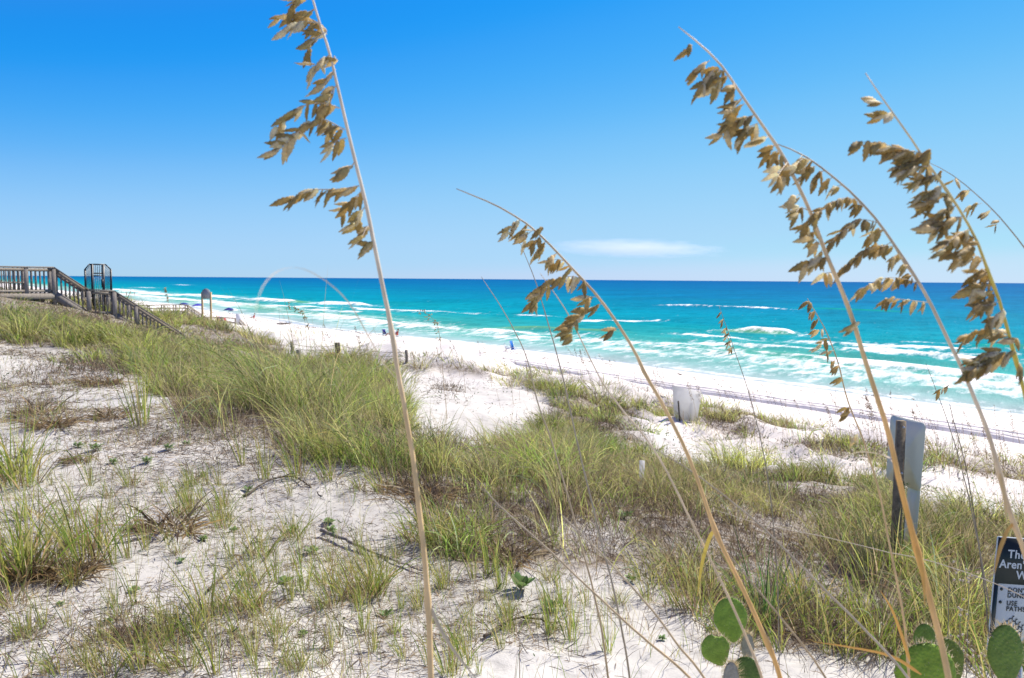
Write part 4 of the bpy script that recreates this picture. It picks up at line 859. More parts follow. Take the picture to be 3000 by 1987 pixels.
# stalks standing along the outer dune crest, seen small against the beach
def far_oat(seed):
    r_ = np.random.default_rng(seed); b = MB()
    h = 1.0; lean = r_.normal(-.10, .07); bend = -.10-.12*r_.random()
    u = np.linspace(0, 1, 9); P = np.c_[lean*u+bend*u**3, .03*np.sin(3*u), h*u]
    b.tube(P, np.linspace(.0032, .0016, 9), 4, TAN*.55)
    ns = int(r_.integers(16, 46)); lo = r_.uniform(.62, .78)
    for k in range(ns):
        t_ = lo+(1-lo)*r_.random(); c = np.array([np.interp(t_, u, P[:, i]) for i in range(3)])
        a = math.radians(230+r_.normal(0, 30)); d = np.array([math.cos(a), r_.normal(0, .5), math.sin(a)]); d /= np.linalg.norm(d)
        c = c+np.array([math.cos(a), 0, math.sin(a)])*r_.random()*.05*(1.2-t_)*2
        L_ = .022+.012*r_.random(); s_ = np.cross(d, [0, 1, .2]); s_ /= np.linalg.norm(s_); s_ *= .0052; y_ = np.cross(s_, d)*.5
        b.add([c, c+d*L_*.5+s_, c+d*L_*.5+y_, c+d*L_*.5-s_, c+d*L_*.5-y_, c+d*L_], None, [(0, 1, 2), (0, 2, 3), (0, 3, 4), (0, 4, 1), (5, 2, 1), (5, 3, 2), (5, 4, 3), (5, 1, 4)], np.array([.20, .13, .07])*(.8+.8*r_.random()))
    return b.mesh('sea_oat', M['stem'])
FAR = [far_oat(i) for i in range(9)]
cnt = 0
while cnt < 165:
    x = rng.uniform(690, 2367) if cnt < 120 else rng.uniform(1700, 2367)
    yb = np.interp(x, [690, 900, 1200, 1350, 1500, 1700, 1900, 2100, 2367], [850, 870, 905, 900, 950, 985, 1020, 1065, 1100])+rng.uniform(-25, 45)
    p, d = ground_at(x, yb)
    if d > 48 or d < 8: continue
    hh = rng.uniform(.75, 1.45)*(1.0 if d < 30 else 1.1)
    o = obj('sea_oat', FAR[cnt % 9], None, p-Vector((0, 0, .02))); o.scale = (hh, hh, hh); o.rotation_euler = (0, rng.normal(0, .06), rng.normal(0, .5))
    tag(o, 'thin brown sea oat stalk standing on the outer dune crest against the white beach', 'sea oat', 'small sea oats along the outer dune crest'); cnt += 1
for x, y, hp, lab in ((1005, 790, 70, 'drooping sea oat head leaning left over the surf right of the tallest stalk'), (700, 735, 28, 'small sea oat head seen left of the tallest stalk over the surf'), (385, 745, 78, 'lone sea oat standing behind the end of the boardwalk stairs')):
    p = WD(x, y, 16.0 if x > 600 else 34.0); g = zg1(p.x, p.y); hh = p.z-g+hp*K/F*(16 if x > 600 else 34)
    b = MB(); top = Vector((p.x-.25*(x > 600), p.y, g+hh)); P = spline([Vector((p.x+.25, p.y, g)), Vector((p.x+.15, p.y, g+hh*.5)), Vector((p.x+.05, p.y, g+hh*.88)), top], 14)
    root = empty('sea_oat', (p.x+.25, p.y, g), lab, 'sea oat')
    b.tube(P, np.linspace(.006, .003, 14), 5, TAN*.6); b.build('stem', M['stem'], root, True, root.location)
    for k in range(34):
        q = Vector(P[int(rng.integers(9, 14))])+Vector((rng.normal(0, .03), 0, rng.normal(0, .03)))
        a = math.radians(215+rng.normal(0, 30)); d = (Vector((math.cos(a), 0, math.sin(a)))+Vector((0, rng.normal(0, .4), 0))).normalized()
        nr = Vector((0, -1, .3)); nr = (nr-d*nr.dot(d)).normalized(); mt = Matrix((d.cross(nr), d, nr)).transposed().to_4x4(); mt.translation = q-root.location
        sp = bpy.data.objects.new('spikelet', SPK[k % 12]); link(sp, root); sp.matrix_local = mt @ Matrix.Scale(.055 if x > 600 else .09, 4)

# ------------------------------------------------------------------ boardwalk with stairs
U3 = Vector((NX, NY, 0)); T3 = Vector((-NY, NX, 0)); Z3 = Vector((0, 0, 1))
BA = Vector((-17.8, 31, 0))
def bp(k, v, z): return BA+U3*k+T3*v+Vector((0, 0, z))
def boardwalk():
    root_p = bp(0, 0, zg1(BA.x, BA.y))
    root = empty('boardwalk', root_p, 'weathered wooden boardwalk with railings and two flights of stairs down the dune', 'boardwalk')
    R = root_p
    def part(name, mb, par=root, mat='wood'): return mb.build(name, M[mat], par, False, R)
    prof = [(-9, 9.80, 8.80), (0, 9.78, 8.80), (1.18, 8.90, 7.94), (2.1, 8.86, 7.92), (4.75, 6.98, 6.10)]
    def ztop(k): return float(np.interp(k, [p[0] for p in prof], [p[1] for p in prof]))
    def zdk(k): return float(np.interp(k, [p[0] for p in prof], [p[2] for p in prof]))
    for v in (0, 1.55):
        for k, wd_ in ((-6.9, .14), (-5.4, .14), (-3.9, .14), (-2.4, .14), (-.92, .14), (0, .14), (1.18, .16), (2.1, .16), (2.9, .14), (4.6, .12)):
            c = bp(k, v, 0); zt = ztop(k)+.02; zb = zg1(c.x, c.y)-.3
            part('post', MB().box(bp(k, v, (zt+zb)/2), U3*wd_/2, T3*wd_/2, Z3*(zt-zb)/2, .008))
        sgn = -1 if v == 0 else 1
        for i in range(len(prof)-1):
            k0, z0, d0 = prof[i]; k1, z1, d1 = prof[i+1]
            part('handrail', MB().bar(bp(k0, v, z0+.045), bp(k1, v, z1+.045), .19, .045, bev=.006))
            part('rail', MB().bar(bp(k0, v+sgn*.0, z0-.06), bp(k1, v, z1-.06), .04, .11))
            part('rail', MB().bar(bp(k0, v, d0+.10), bp(k1, v, d1+.10), .04, .10))
            if i in (1, 3): part('stringer', MB().bar(bp(k0, v+sgn*.05, d0-.08), bp(k1, v+sgn*.05, d1-.08), .05, .26))
            else: part('fascia_board', MB().bar(bp(k0, v+sgn*.09, d0-.10), bp(k1, v+sgn*.09, d1-.10), .04, .22))
        k = -7.0
        while k < 4.6:
            if (v == 0 or k < 2.9):
                zt = ztop(k)-.005; zb = zdk(k)+.02
                if min(abs(k-q) for q in (-6.9, -5.4, -3.9, -2.4, -.92, 0, 1.18, 2.1, 2.9, 4.6)) > .1:
                    w_ = .022+.006*rng.random()
                    part('baluster', MB().box(bp(k, v-sgn*.042, (zt+zb)/2), U3*w_, T3*.018, Z3*((zt-zb)/2+.02*rng.random())))
            k += .145
    for k0, k1, z in ((-9, 0, 8.80), (1.18, 2.1, 7.93)):
        k = k0+.07
        mb = MB()
        while k < k1:
            mb.box(bp(k, .775, z-.02+.004*rng.random()), U3*.066, T3*.86, Z3*.018); k += .142
        part('deck', mb)
    for k0, k1, z0, z1, n in ((0, 1.18, 8.8, 7.94, 5), (2.1, 4.75, 7.92, 6.1, 10)):
        for i in range(1, n+1):
            f = i/(n+1)
            part('stair_tread', MB().box(bp(k0+(k1-k0)*f, .775, z0+(z1-z0)*f), U3*.14, T3*.76, Z3*.02))
    # crossed braces below the first flight
    for a, b in (((.1, 0, 8.35), (.75, 0, 7.75)), ((.35, .1, 7.65), (.8, .1, 7.9))):
        part('brace', MB().bar(bp(*a), bp(*b), .04, .12), mat='wood_far')
    part('bench', MB().box(bp(-2.0, 1.35, 9.22), U3*1.2, T3*.2, Z3*.03).box(bp(-3.1, 1.35, 9.0), U3*.04, T3*.15, Z3*.2).box(bp(-.9, 1.35, 9.0), U3*.04, T3*.15, Z3*.2))
boardwalk()
def gate():
    z0, z1 = 7.95, 9.97; k0, k1 = 1.18, 2.13; v = .78; dep = .03
    R = bp((k0+k1)/2, v, z0)
    root = empty('security_gate', R, 'tall black metal gate with clipped top corners standing on the boardwalk stair landing', 'gate')
    def part(name, mb, par=root): return mb.build(name, M['metal_black'], par, False, R)
    w = k1-k0; a, b = k0+.27*w, k1-.30*w; zs = z1-.20
    for k in (k0, k1): part('frame_post', MB().box(bp(k, v, (8.62+zs)/2), U3*.030, T3*dep, Z3*(zs-8.62)/2))
    for k in (a, b): part('frame_post', MB().box(bp(k, v, (z0+z1)/2), U3*.042, T3*dep*1.2, Z3*(z1-z0)/2))
    part('top_rail', MB().bar(bp(k0+.17*w, v, z1), bp(k1-.20*w, v, z1), .05, .05).bar(bp(k0, v, zs), bp(k0+.17*w, v, z1), .045, .04).bar(bp(k1-.20*w, v, z1), bp(k1, v, zs), .045, .04))
    for q, (x0, x1) in enumerate(((k0, a), (b, k1))):
        mb = MB().bar(bp(x0, v, 8.66), bp(x1, v, 8.66), .04, .04)
        for i in range(1, 6):
            k = x0+(x1-x0)*i/6; f = min(1, (i/6 if q == 0 else 1-i/6)*1.5)
            mb.box(bp(k, v, (8.66+zs+f*.2)/2), U3*.010, T3*.010, Z3*(zs+f*.2-8.66)/2)
        part('side_panel', mb)
    zd = z1-.36
    door = MB().bar(bp(a, v, zd), bp(b, v, zd), .04, .045).bar(bp(a, v, 8.1), bp(b, v, 8.1), .04, .045).bar(bp(a, v, zd-.10), bp(b, v, zd-.10), .04, .04)
    for i in range(1, 6):
        k = a+(b-a)*i/6; door.box(bp(k, v, (8.1+zd)/2), U3*.010, T3*.010, Z3*(zd-8.1)/2)
    d = part('door', door)
    part('lock_box', MB().box(bp(b-.05, v-.03, 9.2), U3*.04, T3*.03, Z3*.16, .006), d)
    tr = MB()
    for i in range(1, 6):
        k = a+(b-a)*i/6; tr.box(bp(k, v, (zd+z1)/2), U3*.010, T3*.010, Z3*(z1-zd)/2)
    part('transom', tr)
gate()
def far_rail(name, label, runs, post_h, off, mat='wood_far'):
    # runs: lists of railing-top points; a second rail stands off by vector off
    R = Vector(runs[0][0]); R.z = zg1(R.x, R.y)
    root = empty(name, R, label, 'boardwalk', 'far wooden boardwalks to the beach')
    for run in runs:
        for ov in (Vector((0, 0, 0)), off):
            for i in range(len(run)-1):
                a, b = Vector(run[i])+ov, Vector(run[i+1])+ov
                MB().bar(a, b, .16, .09).build('handrail', M[mat], root, False, R)
                MB().bar(a-Z3*.5, b-Z3*.5, .08, .12).build('rail', M[mat], root, False, R)
                if ov.length == 0:
                    m_ = MB().bar(a-Z3*post_h+off*.5, b-Z3*post_h+off*.5, off.length+.2, .16); m_.build('deck', M[mat], root, False, R)
                n = max(1, int((b-a).length/2.4))
                for q in range(n+1):
                    p = a+(b-a)*(q/n); g = min(zg1(p.x, p.y)-.2, p.z-post_h)
                    MB().box((p.x, p.y, (p.z+g)/2), U3*.075, T3*.075, Z3*(p.z-g)/2).build('post', M[mat], root, False, R)
    return root
far_rail('boardwalk', 'distant pale wooden boardwalk and stair beyond the end of the near stairs', [[W(395, 896, 122), W(480, 894, 121), W(550, 894, 119), W(612, 936, 112)]], 1.0, T3*1.5)
fb = far_rail('boardwalk', 'pale wooden beach stair with a white end post below the two post sign', [[W(618, 932, 96), W(650, 931, 95), W(700, 934, 93), W(752, 986, 86)]], 1.0, T3*1.4)
p = W(703, 931, 92.5); MB().box((p.x, p.y, p.z-.2), U3*.45, T3*.05, Z3*.65).build('white_panel', M['white_cloth'], fb, False, fb.location)
mb = MB()
for i in range(7):
    q = W(705+8*i, 978+7*i, 91-1*i); mb.box(q-Z3*.1, U3*.3, T3*.7, Z3*.07)
mb.build('stair_tread', M['wood'], fb, False, fb.location)

# two-post beach sign
def two_post():
    a = W(592, 856, 52); b = W(617, 856, 52.0); g = min(zg1(a.x, a.y), zg1(b.x, b.y))-.3
    root = empty('beach_sign', (a.x, a.y, g+.3), 'grey arched sign panel on two pale wooden posts beyond the boardwalk stairs', 'sign')
    R = root.location.copy(); x = (b-a).normalized(); f = Vector((-x.y, x.x, 0))
    for p in (a, b): MB().box((p.x, p.y, (p.z+g)/2), x*.055, f*.055, Z3*(p.z-g)/2, .01).build('post', M['pine'], root, False, R)
    w = (b-a).length/2-.03; c = (a+b)/2; n = 12
    top = [(-w+2*w*i/n, .12+.13*math.sin(math.pi*i/n)) for i in range(n+1)]; ring = top+[(w, -.42), (-w, -.42)]
    V = [tuple(c+x*u+Z3*(h-.02)+f*s) for s in (-.07, -.03) for u, h in ring]; k = len(ring)
    mb = MB(); mb.add(V, [(i, (i+1) % k, (i+1) % k+k, i+k) for i in range(k)], [(0, i+1, i) for i in range(1, k-1)]+[(k, k+i, k+i+1) for i in range(1, k-1)])
    mb.build('panel', M['sign_shaded'], root, False, R)
two_post()

# rope fence along the dune foot
def fence():
    R = W(854, 1010, 40); R.z = zg1(R.x, R.y)
    root = empty('rope_fence', R, 'low post and rope fence running along the seaward foot of the dune', 'fence')
    tops = []
    for px, py, d, w_, hh in ((854, 1001, 41, .11, .75), (988, 1004, 37.5, .19, .85), (1190, 1030, 40, .10, .7)):
        _, kk = ground_at(px/K, (py+hh/d*F*.85)/K); p = W(px, py, kk); g = zg1(p.x, p.y); z = max(p.z, g+.45); p = Vector((p.x, p.y, z))
        MB().tube([(p.x, p.y, g-.3), (p.x+.02, p.y, (g+z)/2), (p.x, p.y, z)], [w_*.55, w_*.52, w_*.5], 10).build('post', M['wood_dark' if w_ > .15 else 'wood'], root, False, R); tops.append(p)
    for k in range(len(tops)-1):
        for dz in (.08, .22):
            a, b = tops[k]-Z3*dz, tops[k+1]-Z3*dz
            P = [a.lerp(b, t)-Z3*(.10*4*t*(1-t)) for t in np.linspace(0, 1, 9)]
            MB().tube([tuple(q) for q in P], .008, 5).build('rope', M['rope'], root, True, R)
    a = tops[0]; P = [Vector(a).lerp(W(745, 985, 60), t)-Z3*.2 for t in np.linspace(0, 1, 6)]
    MB().tube([tuple(q) for q in P], .008, 5).build('rope', M['rope'], root, True, R)
fence()
p, d = ground_at(690, 848); g = p.z
root = empty('wooden_post', p, 'short weathered post standing in the grass in front of the rope fence', 'post')
MB().tube([(p.x, p.y, g-.2), (p.x, p.y, g+.35), (p.x+.01, p.y, g+.55)], [.085, .08, .075], 10).build('shaft', M['wood'], root, False, p)
# orange plastic marker beside the large fence post
p, _ = ground_at(972/K, 1050/K)
root = empty('traffic_drum', p, 'bright orange plastic marker lying by the large fence post', 'marker')
MB().tube([tuple(p+Vector((-.15, 0, .10))), tuple(p+Vector((-.05, 0, .11))), tuple(p+Vector((.06, .03, .12))), tuple(p+Vector((.15, .03, .11)))], [.06, .09, .09, .07], 12).build('body', M['orange'], root, True, p)
MB().tube([tuple(p+Vector((-.17, 0, .10))), tuple(p+Vector((-.13, 0, .10)))], [.085, .085], 12).build('base', M['metal_black'], root, True, p)

# ------------------------------------------------------------------ signs in the dune
def rounded(w, h, r, n=5):
    o = []
    for cx, cy, a0 in ((w/2-r, h/2-r, 0), (-w/2+r, h/2-r, 90), (-w/2+r, -h/2+r, 180), (w/2-r, -h/2+r, 270)):
        o += [(cx+r*math.cos(math.radians(a0+90*i/n)), cy+r*math.sin(math.radians(a0+90*i/n))) for i in range(n+1)]
    return o
def slab(c, x, y, ring, th):
    z = x.cross(y).normalized(); k = len(ring)
    V = [tuple(c+x*u+y*v+z*s) for s in (-th/2, th/2) for u, v in ring]
    V += [tuple(c-z*th/2), tuple(c+z*th/2)]
    Q = [(i, (i+1) % k, (i+1) % k+k, i+k) for i in range(k)]
    T = [(2*k, (i+1) % k, i) for i in range(k)]+[(2*k+1, k+i, k+(i+1) % k) for i in range(k)]
    return V, Q, T
def grey_sign():
    d = 7.0; c = W(2652, 1325, d+.05); g = zg1(c.x, c.y)
    root = empty('regulation_sign', (c.x, c.y, g), 'back of a grey metal sign with rounded corners on a dark wooden post', 'sign')
    R = root.location.copy()
    x = Vector((.52, -.855, 0)).normalized(); x = Vector((.184, -.984, 0)).normalized()   # turned well away from the camera
    y = (Z3+x*.05).normalized()
    f = x.cross(y).normalized()
    ps = c-f*.0
    V, Q, T = slab(c, x, y, rounded(.46, .60, .045), .004); MB().add(V, Q, T).build('sign_panel', M['sign_grey'], root, False, R)
    back = Vector((0, -1, 0)); px_ = Vector((1, 0, 0)); q = W(2640, 1233, d-.09)
    MB().box((q.x, q.y, (q.z+g-.3)/2), px_*.034, back*.030, Z3*(q.z-g+.3)/2, .006).build('post', M['wood_post'], root, False, R)
    c2 = W(2672, 1500, d-.0); V, Q, T = slab(c2, x, y, rounded(.16, .56, .02), .004); MB().add(V, Q, T).build('lower_panel', M['sign_grey'], root, False, R)
    for zz in (.2, -.2):
        s0 = q+Vector((0, -.046, -.25+zz)); MB().tube([tuple(s0), tuple(s0+Vector((0, -.012, 0)))], [.012, .012], 8).build('bolt', M['steel'], root, False, R)
    vp = W(2650, 1440, d-.16); rv = empty('vine', (vp.x, vp.y, g), 'bright green leafy vine climbing the post of the grey sign', 'plant')
    mb = MB(); mb.tube([(vp.x, vp.y, g), (vp.x+.01, vp.y, vp.z-.2), (vp.x-.01, vp.y, vp.z+.09)], .004, 5, (.12, .16, .04))
    for i in range(26):
        a = rng.uniform(0, 6.28); e = rng.uniform(-.2, .9); z = vp.z+rng.uniform(-.22, .10)
        dd_ = Vector((math.cos(a)*math.cos(e), math.sin(a)*math.cos(e)-.3, math.sin(e))); s_ = dd_.cross(Z3).normalized()*.009; b0 = Vector((vp.x, vp.y, z)); L_ = .045
        mb.add([tuple(b0), tuple(b0+dd_*L_*.5+s_), tuple(b0+dd_*L_), tuple(b0+dd_*L_*.5-s_)], [(0, 1, 2, 3)], None, np.array([.18, .34, .05])*(.7+.6*rng.random()))
    mb.build('stem', M['leaf'], rv, False, rv.location)
grey_sign()
def white_board(px, py, d, w, h, tilt, label, stake):
    d = ground_at(px/K, (py+50)/K)[1]*CF.dot((WD(px/K, (py+50)/K, 1)-CL)); c = W(px, py, d-.15); g = zg1(c.x, c.y)
    root = empty('notice_board', (c.x, c.y, g), label, 'board')
    R = root.location.copy(); x = Vector((math.cos(tilt), -math.sin(tilt), 0)); y = (Z3+x*.06+Vector((0, .12, 0))).normalized()
    V, Q, T = slab(c, x, y, [(w/2-.05, -h/2), (w/2+.03, h/2-.12), (-w/2-.02, h/2+.02), (-w/2+.07, -h/2)], .03); MB().add(V, Q, T).build('panel', M['plastic'], root, False, R)
    for s in (-1, 1):
        q = c+x*s*w*.22-Z3*h*.3; MB().bar((q.x, q.y+.05, g-.15), (q.x, q.y+.05, q.z+.3), .05, .05).build('leg', M['plastic'], root, False, R)
    if stake:
        q, _ = ground_at(1573, 974); rs = empty('wooden_stake', q, 'thin dark wooden stake leaning in front of the white board', 'stake')
        MB().bar(tuple(q-Z3*.2), tuple(q+Vector((-.07, 0, .52))), .045, .03).build('shaft', M['wood_dark'], rs, False, q)
white_board(2010, 1183, 21.5, .70, .88, .25, 'square white board leaning among the grass on the dune crest beside a dark stake', True)
p, d = ground_at(1483, 1130); root = empty('marker_stake', p, 'small white plastic stake sticking out of the green grass', 'stake')
MB().box((p.x, p.y, p.z+.15), (.028, 0, 0), (0, .012, 0), (0, 0, .16), .004).build('shaft', M['plastic'], root, False, p)

def dune_sign():
    d = 3.2; tl = W(2922, 1571, d); R0 = tl.copy(); g = zg1(tl.x, tl.y)
    x = (W(3000, 1577, d+.012)-tl).normalized(); y0 = (tl-W(2912, 1827, d)).normalized(); y = (y0-x*y0.dot(x)).normalized()
    w, h = .31, .46; pxm = d/F                      # metres per photo pixel
    c = tl+x*w/2-y*h/2
    root = empty('dune_warning_sign', (c.x, c.y, g), 'dark green and white dune warning sign behind the prickly pear at the right edge', 'sign'); R = root.location.copy()
    f = -(x.cross(y)).normalized() if x.cross(y).dot(CF) > 0 else x.cross(y).normalized()    # towards the camera
    V, Q, T = slab(c, x, y, rounded(w, h, .006), .004); MB().add(V, Q, T).build('panel', M['sign_pale'], root, False, R)
    def plate(u0, v0, u1, v1, mat, name, off):
        cc = tl+x*(u0+u1)/2-y*(v0+v1)/2+f*off
        MB().box(cc, x*(u1-u0)/2, y*(v1-v0)/2, f*.0006).build(name, M[mat], root, False, R)
    e = .003
    plate(e, e, w-e, 137*pxm, 'sign_black', 'header', .0034)
    plate(e, 137*pxm, 15*pxm, h-e, 'sign_black', 'border', .0034)
    MB().bar(tuple(c-f*.03-y*h*.45-Z3*.02), (c.x-f.x*.03, c.y-f.y*.03, g-.2), .04, .04).bar(tuple(c-f*.028+y*h*.3), tuple(c-f*.03-y*h*.45), .04, .03).build('post', M['steel'], root, False, R)
    dg = bpy.context.evaluated_depsgraph_get()
    rot = Matrix((x, y, f)).transposed().to_4x4()
    def text(s, u, v, size, mat, bold, sp=1.0):
        cu = bpy.data.curves.new('lettering', 'FONT'); cu.body = s; cu.size = size; cu.extrude = .0005; cu.offset = bold; cu.space_character = sp; cu.resolution_u = 3
        to = bpy.data.objects.new('lettering', cu); COL.objects.link(to)
        bpy.context.view_layer.update()
        me = bpy.data.meshes.new_from_object(to.evaluated_get(bpy.context.evaluated_depsgraph_get())); bpy.data.objects.remove(to)
        me.name = 'lettering'; me.materials.clear(); me.materials.append(M[mat])
        o = obj('lettering', me, root); m_ = rot.copy(); m_.translation = tl+x*u-y*v+f*.0046-R; o.matrix_local = m_
    P_ = pxm
    text('The', 36*P_, 60*P_, 34*P_, 'sign_pale', .0009, 1.08)
    text('Aren\'t', 12*P_, 90*P_, 34*P_, 'sign_pale', .0009, 1.05)
    text('W', 68*P_, 120*P_, 34*P_, 'sign_pale', .0009)
    text('DON\'T', 46*P_, 160*P_, 19*P_, 'sign_black', .0004, 1.12)
    text('DUNES', 46*P_, 176*P_, 19*P_, 'sign_black', .0004, 1.12)
    text('USE', 46*P_, 199*P_, 19*P_, 'sign_black', .0004, 1.12)
    text('PATHS', 46*P_, 215*P_, 19*P_, 'sign_black', .0004, 1.12)
    for v in (153, 191):
        q = tl+x*26*P_-y*v*P_+f*.0046; MB().tube([tuple(q-f*.001), tuple(q+f*.0006)], [.0062, .0062], 14).build('bullet_mark', M['sign_black'], root, False, R)
    mb = MB()
    for i in range(7):           # printed sea oats at the foot of the board
        u = 42+i*9; top = 232+8*abs(i-3); mb.bar(tuple(tl+x*(u+6*(i-3)*.2)*P_-y*(300)*P_+f*.0046), tuple(tl+x*(u+2*(i-3))*P_-y*top*P_+f*.0046), .0022, .0008, up=f)
        for k in range(4):
            q = tl+x*(u+2*(i-3)*(1-k*.12))*P_-y*(top+7*k)*P_+f*.0047; dv = (x*(-1)**k-y*-.6).normalized()
            mb.bar(tuple(q), tuple(q+dv*.008), .004, .0007, up=f)
    mb.build('printed_grass', M['sign_black'], root, False, R)
dune_sign()

# ------------------------------------------------------------------ prickly pear
def mk_cactus_mat():
    m, n, out = newmat('cactus_skin'); co = coords(n)
    v = N(n, 'ShaderNodeTexVoronoi', Scale=9.0); n.links.new(co, v.inputs['Vector'])
    dots = ramp(n, v.outputs['Distance'], [(.05, .55), (.12, 1.0)])
    z = noise(n, 3, 4, co)
    a = N(n, 'ShaderNodeAttribute', attribute_name='col')
    c = mixc(n, 1.0, a.outputs['Color'], dots, 'MULTIPLY'); c = mixc(n, .6, c, ramp(n, z, [(.3, .6), (.7, 1.25)]), 'MULTIPLY'); z2 = noise(n, 2.2, 5, co, .7); c = mixc(n, ramp(n, z2, [(.60, 0.0), (.72, .75)]), c, (.34, .27, .11))
    b = pbsdf(n, None, c, .5, .3, bump(n, v.outputs['Distance'], .25, .02))
    t = n.nodes.new('ShaderNodeBsdfTranslucent'); n.links.new(c, t.inputs[0]); mx = N(n, 'ShaderNodeMixShader', Fac=.2)
    n.links.new(b.outputs[0], mx.inputs[1]); n.links.new(t.outputs[0], mx.inputs[2]); n.links.new(mx.outputs[0], out.inputs[0])
    return m
M['cactus'] = mk_cactus_mat(); M['spine'] = simple('cactus_spine', (.72, .60, .38), .6, .2, .1)
def pad(root, cx, cy, wpx, hpx, d, rot=0, col=(.09, .17, .03), yaw=0.0, notch=False, name='pad', fuzzy=1.0):
    c = W(cx, cy, d); m = d/F; w, h = wpx*m/2, hpx*m/2
    ca, sa = math.cos(math.radians(rot)), math.sin(math.radians(rot))
    ex = (CR*ca+CU*sa); ey = (CU*ca-CR*sa); ez = -CF
    if yaw: ex, ez = ex*math.cos(yaw)+ez*math.sin(yaw), ez*math.cos(yaw)-ex*math.sin(yaw); ex = ex.normalized()
    n, k = 36, 9; V = []
    def rim(a):
        x_ = math.cos(a); y_ = math.sin(a); f = 1-.16*max(0, -y_)*abs(x_)
        if y_ < 0: x_ *= 1-.42*(-y_)**1.5
        return x_*f, y_
    for j in range(k+1):
        ph = -math.pi/2+math.pi*j/k; rr = math.cos(ph)**.45 if abs(ph) < 1.57 else 0.0
        for i in range(n):
            a = 2*math.pi*i/n; x_, y_ = rim(a)
            q = 1-(.16 if notch and abs(a-math.radians(62)) < .22 else 0)
            V.append(tuple(c+ex*(x_*w*rr*q)+ey*(y_*h*rr*q)+ez*(math.sin(ph)*min(w, h)*.17)))
    Q = [(j*n+i, j*n+(i+1) % n, (j+1)*n+(i+1) % n, (j+1)*n+i) for j in range(k) for i in range(n)]
    o = MB().add(V, Q, None, col)
    po = obj(name, npmesh(name, (np.array(o.V[0])-np.array(c))/max(h, w), o.Q[0], None, M['cactus'], np.vstack(o.C), True), root, c-root.location)
    po.scale = (max(h, w),)*3
    sp = MB()
    for i in range(110):
        a = 2*math.pi*i/110+rng.normal(0, .03); x_, y_ = rim(a); b0 = c+ex*x_*w*.97+ey*y_*h*.97
        for _ in range(2):
            dr = (ex*(x_/w)+ey*(y_/h)).normalized()+Vector(rng.normal(0, .5, 3)); dr.normalize()
            L_ = rng.uniform(.006, .020)*fuzzy; s_ = dr.cross(Vector((.3, .5, .8))).normalized()*.0011*fuzzy
            sp.add([tuple(b0-s_), tuple(b0+s_), tuple(b0+dr*L_)], None, [(0, 1, 2)])
    for i in range(40):
        a = rng.uniform(0, 6.28); r_ = math.sqrt(rng.random())*.9; x_, y_ = rim(a); zz = math.sqrt(max(0, 1-r_**2.2))*min(w, h)*.17
        b0 = c+ex*x_*w*r_+ey*y_*h*r_+ez*zz; dr = (ez+Vector(rng.normal(0, .5, 3))).normalized(); s_ = dr.cross(CU).normalized()*.0005
        sp.add([tuple(b0-s_), tuple(b0+s_), tuple(b0+dr*.006*fuzzy)], None, [(0, 1, 2)])
    so_ = obj('spines', npmesh('spines', (np.vstack(sp.V)-np.array(c))/max(h, w), None, np.vstack(sp.T), M['spine']), po); so_['kind'] = 'stuff'
    return po
def cactus(label, base_px, d, pads):
    b = W(*base_px, d); g = zg1(b.x, b.y); root = empty('prickly_pear', (b.x, b.y, g), label, 'cactus', 'prickly pear cacti at the bottom edge')
    for p in pads: pad(root, **p)
    return root
GC = (.26, .40, .055); GD = (.18, .29, .05)
def stalk_pad(x, y, d, w, h, col=(.42, .40, .33)): return dict(cx=x, cy=y, wpx=w, hpx=h, d=d, col=col, name='stem', fuzzy=1.6)
cactus('small prickly pear with two round green pads in front of the white sand', (2175, 2080), 2.6, [
    dict(cx=2141, cy=1816, wpx=101, hpx=134, d=2.62, rot=8, col=GC), dict(cx=2098, cy=1905, wpx=86, hpx=98, d=2.50, rot=24, col=GC, notch=True),
    dict(cx=2186, cy=1985, wpx=92, hpx=124, d=2.56, rot=6, col=(.12, .2, .04)), stalk_pad(2190, 1900, 2.66, 38, 90), stalk_pad(2142, 1985, 2.45, 46, 90), dict(cx=2180, cy=2120, wpx=95, hpx=170, d=2.6, col=GD)])
cactus('large prickly pear with a broad spiny pad at the bottom below the thick oat stem', (2720, 2150), 2.2, [
    dict(cx=2710, cy=1978, wpx=182, hpx=190, d=2.05, rot=-4, col=(.25, .38, .04), fuzzy=1.5), dict(cx=2708, cy=1872, wpx=66, hpx=90, d=2.4, col=GD), dict(cx=2782, cy=1932, wpx=88, hpx=132, d=2.25, rot=24, col=(.16, .22, .03)), dict(cx=2715, cy=2180, wpx=140, hpx=260, d=2.15, col=GD)])
cactus('tall dark prickly pear in front of the dune warning sign', (2950, 2200), 2.3, [
    dict(cx=2946, cy=1922, wpx=108, hpx=186, d=2.3, rot=3, col=(.18, .28, .05), fuzzy=1.6), dict(cx=3030, cy=1920, wpx=90, hpx=150, d=2.35, rot=-8, col=GD), dict(cx=2960, cy=2130, wpx=120, hpx=260, d=2.3, col=GD)])
# dried flower heads on thin stems between the cacti
for i, (x, y) in enumerate(((2195, 1322), (2220, 1410), (2228, 1485), (2170, 1470), (2255, 1520), (2240, 1345))):
    d = 2.7; p = WD(x, y, d); g = zg1(p.x, p.y); root = empty('dried_flower', (p.x, p.y, g), 'thin dried stem with cream seed heads between the two right cacti', 'dried flower', 'dried flowers between the cacti')
    MB().tube([(p.x+.03, p.y, g), (p.x+.01, p.y, (g+p.z)/2), tuple(p)], [.0022, .0016, .001], 5, GRY*.8).build('stem', M['twig'], root, False, root.location)
    for k in range(7):
        q = p+Vector(rng.normal(0, .016, 3)); 
        MB().tube([tuple(q), tuple(q+Vector((.001, 0, .004))), tuple(q+Vector((.001, .001, .008)))], [.001, .0045, .002], 7, (.62, .52, .38)).build('seed_head', M['stem'], root, True, root.location)

